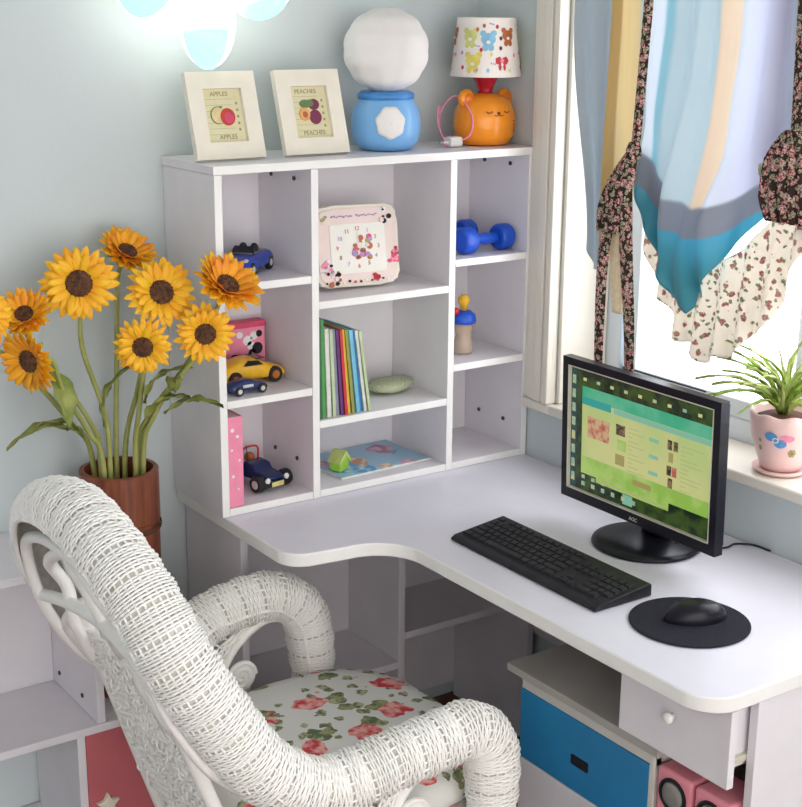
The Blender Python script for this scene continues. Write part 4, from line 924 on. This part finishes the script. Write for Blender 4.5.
# pink book standing at the left and the navy buggy
pbk = thing('book', 'tall pink book standing against the left side of the lower left cubby', 'book', (-0.815, 0.10, 0.769))
MB().box(-0.8345, -0.7985, 0.004, 0.006, 0.769, 0.975).box(-0.8345, -0.8325, 0.006, 0.16, 0.769, 0.975).box(-0.8005, -0.7985, 0.006, 0.16, 0.769, 0.975).build('cover', M['pink'], pbk, bevel=0.0008)
MB().box(-0.8322, -0.8008, 0.0065, 0.156, 0.7715, 0.972).build('pages', M['palepink'], pbk)
d_ = MB()
for k, (u, v, r) in enumerate(((-.824, .945, .005), (-.812, .93, .004), (-.826, .90, .003), (-.808, .875, .003), (-.824, .84, .004), (-.812, .81, .003))): d_.prism(disc(u, v, r, 5), 0.0030, 0.0041, 'XZ')
d_.build('spine_print', M['white_toy'], pbk)
c4 = thing('toy_buggy', 'dark blue toy buggy with fat black wheels in the lower left cubby', 'toy car', (-0.700, 0.115, 0.7690), rz=math.radians(-78))
MB().prism([(-.055, .018), (.050, .018), (.062, .026), (.060, .034), (.020, .040), (.010, .052), (-.022, .056), (-.030, .044), (-.055, .042)], -0.026, 0.026, 'XZ').build('body', M['toy_navy'], c4, local=True, bevel=0.004)
for sx0 in (-0.042, 0.044):
    for sy0 in (-1, 1): wheel(c4, sx0, sy0*0.040, 0.019, 0.019, 0.020)
MB().box(0.061, 0.066, -0.040, 0.040, 0.010, 0.024).build('bumper', M['black'], c4, local=True, bevel=0.002)
MB().box(0.0662, 0.0670, -0.018, 0.018, 0.011, 0.022).build('number_plate', M['lamp_yellow'], c4, local=True)
for q in (-1, 1): MB().ball((0.064, q*0.028, 0.028), 0.005, 0.007, 0.007, 12).build('headlight', M['white_toy'], c4, smooth=True, local=True)
MB().tube(catmull([(-.03, -.024, .045), (-.03, -.022, .080), (-.03, .022, .080), (-.03, .024, .045)], 5), 0.0025, 8).build('roll_bar', M['red'], c4, smooth=True, local=True)
MB().ball((-0.045, 0.012, 0.052), 0.014, 0.012, 0.013, 14).build('driver', M['bear_brown'], c4, smooth=True, local=True)
MB().tube([(-0.010, -0.022, 0.050), (-0.012, -0.026, 0.096)], 0.0012, 6).build('aerial', M['black'], c4, local=True)

# pink and cream table clock
CKT = Matrix.Translation((-0.448, 0.075, 1.2105)) @ Matrix.Rotation(math.radians(-5), 4, 'Z') @ Matrix.Rotation(math.radians(-9), 4, 'X')
ck = thing('table_clock', 'square cream table clock with wavy edge and pink flowers, in the upper middle cubby', 'clock', (-0.448, 0.09, 1.2058))
CW, CH = 0.218, 0.186
def wavy(w_, h_, amp, n=96):
    o_ = []
    for k in range(n):
        a = 2*PI*k/n; c_, s_ = math.cos(a), math.sin(a); e = 0.30
        x = w_/2*math.copysign(abs(c_)**e, c_); z = h_/2*math.copysign(abs(s_)**e, s_)
        q = 1+amp*math.sin(k/n*2*PI*16); o_.append((x*q, CH/2+0.002+z*q))
    return o_
cb = MB().prism(wavy(CW, CH, 0.012), 0.0, 0.030, 'XZ', T=CKT).build('case', M['clock_cream'], ck, bevel=0.004)
MB().prism(wavy(CW*0.93, CH*0.92, 0.0), -0.003, 0.0005, 'XZ', T=CKT).build('pink_surround', M['palepink'], ck, bevel=0.001)
MB().prism(rrect(-0.070, 0.072, CH/2-0.060, CH/2+0.052, 0.008), -0.0045, -0.0028, 'XZ', T=CKT).build('dial', M['clock_face'], ck)
TC = CKT @ Matrix.Translation((0.0, -0.0049, CH/2-0.002)) @ Matrix.Rotation(PI/2, 4, 'X')
for k in range(1, 13):
    a = PI/2-k*PI/6; nm = MB(); add_text(nm, str(k), 0.0135, TC @ Matrix.Translation((0.053*math.cos(a), 0.043*math.sin(a), 0))); nm.build('numeral', [M['hotpink'], M['violet'], M['bear_brown']][k % 3], ck)
hm = MB(); T1 = CKT
hm.box(-0.0012, 0.0012, -0.0066, -0.0056, CH/2-0.004, CH/2+0.036, T=T1).box(-0.001, 0.022, -0.0072, -0.0064, CH/2-0.004, CH/2-0.002, T=T1); hm.build('hand', M['white_toy'], ck)
fl = MB(); fn_ = ['hotpink', 'bear_brown', 'black', 'violet', 'palepink', 'red', 'pink', 'olive', 'white_toy']
rr_ = random.Random(4)
def blob(u, v, r, m, d=0): fl.prism(disc(u, v, r, 12, r*rr_.uniform(.7, 1.1)), -0.0047-0.0003*d-(0.0012 if abs(u) < .07 else 0), -0.0028, 'XZ', fn_.index(m), T=CKT)
for k in range(22):   # bunch of flowers drawn in the middle of the dial
    blob(0.012+rr_.uniform(-.022, .022), CH/2-0.004+rr_.uniform(-.026, .026), rr_.uniform(.004, .008), ['bear_brown', 'hotpink', 'violet', 'bear_brown', 'olive', 'palepink'][k % 6], 1+k % 3)
fl.build('flower_print', [M[k] for k in fn_], ck); fl = MB()
for (cx_, cz_, sp_, n_, pal) in ((.078, .160, .014, 12, ('black', 'white_toy', 'palepink', 'black')), (.088, .070, .013, 14, ('red', 'hotpink', 'pink')), (.046, .020, .007, 6, ('hotpink', 'red')), (-.080, .050, .014, 14, ('pink', 'white_toy', 'violet', 'black')), (-.062, .024, .012, 9, ('bear_brown', 'black', 'palepink')), (-.084, .160, .008, 5, ('olive', 'palepink'))):
    for k in range(n_): blob(cx_+rr_.uniform(-sp_, sp_), cz_+rr_.uniform(-sp_, sp_)*1.2, rr_.uniform(.003, .0065), pal[k % len(pal)], k % 3)
    fl.build('flower_print', [M[k] for k in fn_], ck); fl = MB()
for k in range(12): blob(-.085+k*0.0145, .014+0.002*math.sin(k*2), .0028, ['black', 'hotpink', 'black', 'white_toy'][k % 4], 1)
fl.build('printed_border', [M[k] for k in fn_], ck); fl = MB()
for k in range(18): blob(-.062+k*0.0062+(0.008 if k > 8 else 0), .163+0.0015*math.sin(k*2.3), .0020, 'violet', 1)
fl.build('printed_heading', [M[k] for k in fn_], ck)
MB().prism([(0.0, 0.008), (0.05, 0.0150), (0.0, 0.12)], -0.004, 0.004, 'YZ', T=CKT @ Matrix.Translation((0, 0.031, 0.004))).build('rear_stand', M['clock_cream'], ck)

# books leaning to the left in the middle cubby
flat('bk_green', (0.10, 0.42, 0.10)); flat('bk_dark', (0.05, 0.16, 0.07)); flat('bk_white', (0.80, 0.82, 0.74)); flat('bk_pale', (0.55, 0.66, 0.40)); flat('bk_grey', (0.30, 0.30, 0.40)); flat('bk_red', (0.62, 0.04, 0.06)); flat('bk_yellow', (0.85, 0.60, 0.05)); flat('bk_olive', (0.35, 0.38, 0.10)); flat('bk_aqua', (0.20, 0.55, 0.70)); flat('bk_blue', (0.03, 0.22, 0.55)); flat('bk_purple', (0.16, 0.05, 0.22)); flat('bk_orange', (0.80, 0.25, 0.04))
books = [('bk_dark', .232, .0075, 'dark green'), ('bk_green', .228, .0085, 'bright green'), ('bk_white', .206, .0095, 'white'), ('bk_pale', .204, .0070, 'pale green'), ('bk_grey', .202, .0085, 'blue-grey'), ('bk_purple', .201, .0065, 'deep purple'), ('bk_red', .200, .0065, 'red'), ('bk_yellow', .199, .0070, 'yellow'), ('bk_olive', .198, .0070, 'olive'), ('bk_aqua', .197, .0085, 'light blue'), ('bk_blue', .196, .0065, 'royal blue'), ('bk_white', .194, .0065, 'white'), ('bk_pale', .192, .0065, 'pale green')]
bx = -0.5985
for i, (m_, h, th, cn) in enumerate(books):
    lean = math.radians(0.8+0.62*i); 
    x_ = bx; th *= 1.10; T = Matrix.Translation((x_, 0, 0.9328)) @ Matrix.Rotation(-lean, 4, 'Y'); bx += th/math.cos(lean)+0.0028
    lab = {('white', 2): 'white thin book third from the left end of the leaning row', ('white', 11): 'white thin book next to last at the right of the leaning row', ('pale green', 3): 'pale green book beside the left white one', ('pale green', 12): 'pale green book at the right end of the leaning row'}.get((cn, i), cn+' thin book in the leaning row, middle cubby')
    r_ = thing('book', lab, 'book', (x_, 0.1, 0.9328), group='thin books leaning in the middle cubby')
    y0_ = 0.010+0.003*((i*5) % 3)
    MB().box(0.0, th, y0_, y0_+0.0015, 0.0, h, T=T).box(0.0, 0.0012, y0_+0.0015, y0_+0.15, 0.0, h, T=T).box(th-0.0012, th, y0_+0.0015, y0_+0.15, 0.0, h, T=T).build('cover', M[m_], r_)
    MB().box(0.0013, th-0.0013, y0_+0.0016, y0_+0.147, 0.002, h-0.002, T=T).build('pages', M['bk_white'], r_)
# green print pouch
def pouch_fn(u, v):
    a = 2*PI*u; e = 0.75; L_, W_ = 0.068, 0.038; c_, s_ = math.cos(a), math.sin(a); q = math.sin(PI*v*0.5)
    x = L_*math.copysign(abs(c_)**e, c_)*q; y = W_*math.copysign(abs(s_)**e, s_)*q*(1-0.35*(x < -0.03)*abs(x)/L_)
    z = 0.017+0.0155*math.cos(PI*v)+0.0
    return x, y, z
pm_ = MB()
def pf(u, v):
    a = 2*PI*u; th = PI*v; k = math.sin(th)**0.7 if 0 < v < 1 else 0
    x = 0.066*k*math.cos(a); y = 0.040*k*math.sin(a)*(1-0.25*math.cos(a)); z = 0.0175-0.0165*math.cos(th)*(1+0.12*math.sin(3*a)*k)
    z = max(z, 0.0008); return Vector((-0.325+x, 0.125+y+0.3*x*0.2, 0.9328+z))
pm_.grid(pf, 36, 16)
po_ = thing('fabric_pouch', 'small green patterned cloth pouch beside the leaning books', 'pouch', (-0.325, 0.125, 0.9328))
pm_.build('pouch', M['pouch'], po_, smooth=True)
MB().ball((-0.405, 0.155, 0.9328+0.013), 0.030, 0.022, 0.012, 18).build('gathered_end', M['pouch'], po_, smooth=True)
# magazine, and a small lime toy on it
emis_free = voronoi_mat('magazine_cover', (0.35, 0.55, 0.70), [(7, 0.42, (0.10, 0.35, 0.60), (0.5, 0.75, 0.85), 1.3), (8, 0.30, (0.40, 0.16, 0.30), (0.7, 0.45, 0.5), 3.0), (9, 0.28, (0.65, 0.30, 0.16), (0.9, 0.75, 0.5), 6.0)], rough=0.25)
mg = thing('magazine', 'glossy blue magazine lying flat in the lower middle cubby', 'magazine', (-0.40, 0.13, 0.769))
TM = Matrix.Translation((-0.395, 0.128, 0.7688)) @ Matrix.Rotation(math.radians(3), 4, 'Z')
MB().box(-0.135, 0.130, -0.088, 0.095, 0.0, 0.0022, T=TM).build('lower_issue', M['bk_white'], mg)
MB().box(-0.134, 0.129, -0.087, 0.094, 0.0023, 0.0048, T=TM).build('pages', M['bk_white'], mg); MB().box(-0.135, 0.130, -0.088, 0.095, 0.0049, 0.0056, T=TM).build('cover', emis_free, mg)
lt = thing('toy_house', 'small lime green toy house on the blue magazine', 'toy', (-0.500, 0.085, 0.7750))
MB().prism([(-.018, 0), (.018, 0), (.020, .026), (0.004, .042), (-.020, .028)], -0.016, 0.016, 'XZ', T=Matrix.Translation((-0.500, 0.085, 0.7752)) @ Matrix.Rotation(0.4, 4, 'Z')).build('house', M['lime'], lt, bevel=0.004)
MB().prism([(-.024, .024), (-.020, .020), (0.004, .038), (.022, .018), (.027, .022), (0.005, .050)], -0.019, 0.019, 'XZ', T=Matrix.Translation((-0.500, 0.085, 0.7752)) @ Matrix.Rotation(0.4, 4, 'Z')).build('roof', M['plant_light'], lt, bevel=0.002)
# dumbbells
def dumbbell(label, x, y, rz, z=1.2648):
    t = thing('dumbbell', label, 'dumbbell', (x, y, z), rz=rz, group='pair of blue dumbbells')
    R_ = 0.0315
    for q in (-1, 1):
        MB().lathe([(0.012, -.021), (R_*0.85, -.020), (R_, -.013), (R_, .013), (R_*0.85, .020), (0.012, .021)], (q*0.058, 0, R_+0.0004), 8 if False else 28, axis='X').build('weight', M['dumb_blue'], t, local=True, bevel=0.002)
    MB().lathe([(0.014, -.037), (0.0125, -.02), (0.0145, 0), (0.0125, .02), (0.014, .037)], (0, 0, R_+0.0004), 20, axis='X').build('grip', M['dumb_blue'], t, smooth=True, local=True)
dumbbell('nearer blue dumbbell lying across the upper right cubby', -0.105, 0.055, math.radians(4))
dumbbell('farther blue dumbbell, partly hidden behind the other one', -0.140, 0.150, math.radians(10))
# bubble bottle
bt = thing('toy_bottle', 'clear bubble bottle with blue cap and yellow top in the middle right cubby', 'bottle', (-0.140, 0.085, 1.0128))
M['clear_orange'] = mat('clear_orange_plastic', (0.80, 0.62, 0.45), 0.15, noise_mix=((0.72, 0.60, 0.52), 20, 1), trans=0.55)
BC = (-0.140, 0.085, 1.0128)
MB().lathe([(0.0005, 0), (0.022, 0.001), (0.025, 0.008), (0.023, 0.03), (0.019, 0.045), (0.022, 0.065), (0.022, 0.075), (0.0005, 0.076)], BC, 28).build('bottle', M['clear_orange'], bt, smooth=True)
MB().lathe([(0.0005, 0.0765), (0.030, 0.0765), (0.032, 0.082), (0.028, 0.098), (0.018, 0.106), (0.0005, 0.107)], BC, 28).build('cap', M['dumb_blue'], bt, smooth=True)
MB().lathe([(0.008, 0.1072), (0.009, 0.12), (0.014, 0.126), (0.014, 0.136), (0.007, 0.145), (0.0005, 0.146)], BC, 20).build('spout', M['toy_yellow'], bt, smooth=True)
MB().ball((-0.168, 0.080, 1.0128+0.108), 0.010, 0.009, 0.010, 14).build('red_ball', M['red'], bt, smooth=True)

# ------------------------------------------------------------------ plant on the window sill
px_, py_, pz_ = 0.056, -0.757, 0.9056
pp = thing('potted_plant', 'green spider plant in a pink pot on the window sill', 'potted plant', (px_, py_, pz_))
def wob(r, z): return (r, z)
pt_ = MB(); prof = [(0.042, 0.010), (0.046, 0.024), (0.055, 0.050), (0.065, 0.082), (0.068, 0.110), (0.070, 0.128), (0.067, 0.132), (0.062, 0.128), (0.059, 0.112), (0.0005, 0.110)]
vs = []; n = 48
for r, z in prof:
    for k in range(n):
        a = 2*PI*k/n; q = 1+(0.030*math.sin(a*8) if z > 0.126 else 0); zz = z+(0.003*math.sin(a*8) if z > 0.126 else 0); vs.append((px_+r*q*math.cos(a), py_+r*q*math.sin(a), pz_+zz))
pt_.add(vs, [(i*n+k, i*n+(k+1) % n, (i+1)*n+(k+1) % n, (i+1)*n+k) for i in range(len(prof)-1) for k in range(n)]+[tuple(range(n-1, -1, -1))])
pt_.build('pot', M['pot_pink'], pp, smooth=True)
MB().lathe([(0.0005, 0.0), (0.048, 0.0), (0.056, 0.005), (0.058, 0.011), (0.054, 0.011), (0.042, 0.006), (0.0005, 0.006)], (px_, py_, pz_), 40).build('saucer', M['pot_pink'], pp, smooth=True)
MB().lathe([(0.0600, 0.114), (0.045, 0.121), (0.02, 0.124), (0.0005, 0.124)], (px_, py_, pz_), 32).build('soil', M['soil'], pp, smooth=True)
dc = MB(); dn = ['bow_blue', 'violet', 'olive', 'bear_brown', 'white_toy', 'black', 'pink']
def onpot(a, z, r_, rz_, m, o=0.0012, n=14):
    def P(a_, z_):
        r = 0.042+(0.068-0.042)*max(0, min(1, (z_-0.010)/0.095))**0.85+o+0.0014; return Vector((px_+r*math.cos(a_), py_+r*math.sin(a_), pz_+z_))
    vs = [P(a, z)]+[P(a+r_*math.cos(2*PI*k/n)/0.06, z+rz_*math.sin(2*PI*k/n)) for k in range(n)]
    dc.add(vs, [(0, 1+k, 1+(k+1) % n) for k in range(n)], dn.index(m))
PA = math.atan2(-2.642-py_, -2.217-px_)
onpot(PA-0.35, 0.090, 0.012, 0.010, 'bow_blue'); onpot(PA-0.05, 0.076, 0.012, 0.010, 'bow_blue'); onpot(PA-0.20, 0.083, 0.006, 0.006, 'white_toy', 0.002); onpot(PA-0.20, 0.083, 0.004, 0.004, 'bow_blue', 0.0025)
for k in range(6): onpot(PA+0.38+0.09*math.cos(k*PI/3), 0.055+0.006*math.sin(k*PI/3), 0.0035, 0.0035, 'olive')
onpot(PA+0.38, 0.055, 0.003, 0.003, 'bear_brown', 0.002); onpot(PA+1.0, 0.065, 0.012, 0.014, 'violet'); onpot(PA-0.78, 0.06, 0.004, 0.006, 'olive'); onpot(PA-0.75, 0.078, 0.004, 0.004, 'olive'); onpot(PA+0.15, 0.088, 0.014, 0.008, 'pink')
dc.build('painted_bow_and_flowers', [M[k] for k in dn], pp)
rl = random.Random(12)
for i in range(34):
    a = rl.uniform(0, 2*PI); el = rl.uniform(0.55, 1.35); L_ = rl.uniform(0.09, 0.17); d = Vector((math.cos(a)*math.cos(el), math.sin(a)*math.cos(el), math.sin(el)))
    if px_+d.x*L_ > 0.13: d.x *= -0.4
    leaf((px_+math.cos(a)*0.008, py_+math.sin(a)*0.008, pz_+0.122), d, L_*1.1, 0.0055, droop=rl.uniform(0.15, 0.6), parent=pp, m='plant_green' if i % 3 else 'plant_light', ns=8)
for (dv, L_, dr_) in (((-0.35, 0.85, 0.42), 0.20, 0.30), ((-0.25, 0.85, 0.30), 0.17, 0.22), ((0.10, 0.9, 0.45), 0.14, 0.35), ((-0.1, -0.25, 1.0), 0.19, 0.2), ((-0.2, -0.5, 0.9), 0.18, 0.35)):
    leaf((px_, py_, pz_+0.122), dv, L_, 0.0055, droop=dr_, parent=pp, m='plant_light', ns=10)

# ------------------------------------------------------------------ curtain
cu = thing('window_curtain', 'pastel striped curtain tied up with dark floral ribbons over the window', 'curtain', (-0.04, -0.6, 2.2))
ZT, U1, U2 = 1.53, 0.238, 0.685
def sstep(a, b, x): t = max(0, min(1, (x-a)/(b-a))); return t*t*(3-2*t)
def seg(u):
    if u < U1: return 0, u/U1
    if u < U2: return 1, (u-U1)/(U2-U1)
    return 2, (u-U2)/(1-U2)
def zbot(u):
    k, s_ = seg(u)
    if k == 0: return ZT-0.26*math.sin(PI*min(1, 0.30+0.70*s_))**0.8-0.0
    if k == 1:
        c_ = 0.54; q = s_/c_*0.5 if s_ < c_ else 0.5+(s_-c_)/(1-c_)*0.5
        return ZT-0.03-0.28*(0.35*math.sin(PI*q)+0.65*(1-abs(2*q-1))**1.15)
    return ZT-0.25*math.sin(PI*s_)**0.9
def curt(u, v):
    k, s_ = seg(u); zb = zbot(u); z = 2.24+(zb-2.24)*v
    y = -0.180-0.90*u
    low = sstep(0.45, 1.0, v)
    if k == 0: y += -0.075*low*math.sin(PI*(1-s_)/2)**1.0*(1-s_)
    if k == 1: y += 0.035*low*math.sin(PI*s_)
    edge = min(1, abs(u-U1)/0.03, ) if True else 1
    pin = math.exp(-((u-U1)/0.05)**2)+math.exp(-((u-U2)/0.05)**2)
    x = -0.042-0.014*math.sin(u*46+1.2*v)*(0.5+0.6*low)-0.008*math.sin(u*91+2)
    if k == 1:
        cen = math.sin(PI*s_); x -= 0.050*low*cen
        ph = (1-v)*22-6.0*abs(s_-0.5)*2
        x -= 0.013*low*math.sin(ph)*(0.4+0.6*cen)*sstep(.55, .8, v)+0.016*math.sin((s_*9.0)+(1-v)*16)*sstep(.5, .85, v)*cen
    if k == 0: x -= 0.020*low*math.sin(PI*s_)+0.008*math.sin(9*s_+5*v)*low
    x += 0.020*pin*low
    return Vector((x, y, z))
MB().grid(curt, 260, 110, uv=lambda u, v: (u, max(0.0, min(1.0, 0.83+(1.425+0.11*abs(2*seg(u)[1]-1.08)+0.012*math.sin(seg(u)[1]*15)-curt(u, v).z)*1.33)) if U1-0.01 < u < U2+0.01 else 0.5)).build('striped_panel', M['curtain'], cu, smooth=True, solid=0.0012, fixn=False)
def hem(u, v):
    s_ = u; y = -0.400-0.50*u; q = math.sin(PI*min(1, max(0, (u-0.02)/0.86)))
    zt = 1.54-0.20*q**1.1; zb = 1.35-0.22*q**0.9+0.010*math.sin(u*40)
    if u > 0.80: zb += (u-0.8)*0.5
    z = zt+(zb-zt)*v; x = -0.030+0.010*math.sin(u*55+v*2)*(0.4+v)-0.02*q
    return Vector((x, y, z))
MB().grid(hem, 140, 26).build('floral_frill', M['floral_sheer'], cu, smooth=True, solid=0.0008, fixn=False)
def strip(pts, w_, name, m, pleat=0.0, face=(0, 1, 0)):
    """a ribbon of width w_ (number or per-point list) along pts"""
    P = catmull(pts, 8); n = len(P); mb = MB()
    ws = [w_]*n if not isinstance(w_, (list, tuple)) else [lerpc([Vector((q, 0, 0)) for q in w_], i/(n-1)).x for i in range(n)]
    nu = 16
    def f(u, v):
        i = int(round(v*(n-1))); p = P[i]; wv = ws[i]*(u-0.5)
        return p+Vector(face)*wv+Vector((-pleat*abs(math.sin(u*PI*5))-0.004*math.sin(PI*u), 0, 0))
    mb.grid(f, nu, n-1); return mb.build(name, M[m], cu, smooth=True, solid=0.0012, fixn=False)
for (y0, sl_, wd_, top_y) in ((-0.440, 0, 0.026, -0.468), (-0.862, 1, 0.036, -0.840)):
    strip([(-0.092, top_y, 2.24), (-0.094, (top_y+y0)/2, 1.9), (-0.096, y0, 1.60), (-0.100, y0+0.002, 1.545)], wd_, 'hanging_ribbon', 'ribbon')
    kn = MB().ball((-0.104, y0, 1.545 if not sl_ else 1.60), 0.012, 0.020, 0.024, 18).build('ribbon_knot', M['ribbon'], cu, smooth=True)
strip([(-0.102, -0.440, 1.545), (-0.120, -0.430, 1.49), (-0.130, -0.420, 1.43), (-0.125, -0.415, 1.375)], [0.020, 0.070, 0.090, 0.095], 'gathered_ribbon', 'ribbon', 0.014)
strip([(-0.104, -0.862, 1.620), (-0.130, -0.872, 1.57), (-0.140, -0.882, 1.50), (-0.130, -0.885, 1.455)], [0.03, 0.10, 0.12, 0.10], 'gathered_ribbon', 'ribbon', 0.018)
strip([(-0.122, -0.410, 1.46), (-0.130, -0.392, 1.33), (-0.122, -0.380, 1.18), (-0.115, -0.376, 1.03)], [0.034, 0.034, 0.030, 0.024], 'ribbon_tail', 'ribbon')
strip([(-0.122, -0.440, 1.48), (-0.132, -0.462, 1.34), (-0.124, -0.474, 1.18), (-0.117, -0.478, 1.01)], [0.040, 0.040, 0.032, 0.022], 'ribbon_tail', 'ribbon')
strip([(-0.110, -0.420, 1.42), (-0.112, -0.422, 1.33), (-0.105, -0.420, 1.20)], [0.07, 0.055, 0.03], 'lace_trim', 'lace', 0.008)
strip([(-0.115, -0.800, 1.54), (-0.125, -0.820, 1.52), (-0.120, -0.840, 1.50)], [0.03, 0.05, 0.04], 'lace_trim', 'lace', 0.008, face=(0, 0.3, 1))
MB().tube([(-0.07, -0.13, 2.25), (-0.07, -1.60, 2.25)], 0.010, 12).build('curtain_rod', M['white_toy'], cu, smooth=True)
for q in (-0.14, -1.58): MB().cyl((-0.07, q, 2.25), (0.0, q, 2.25), 0.006, n=12).build('rod_bracket', M['white_toy'], cu)
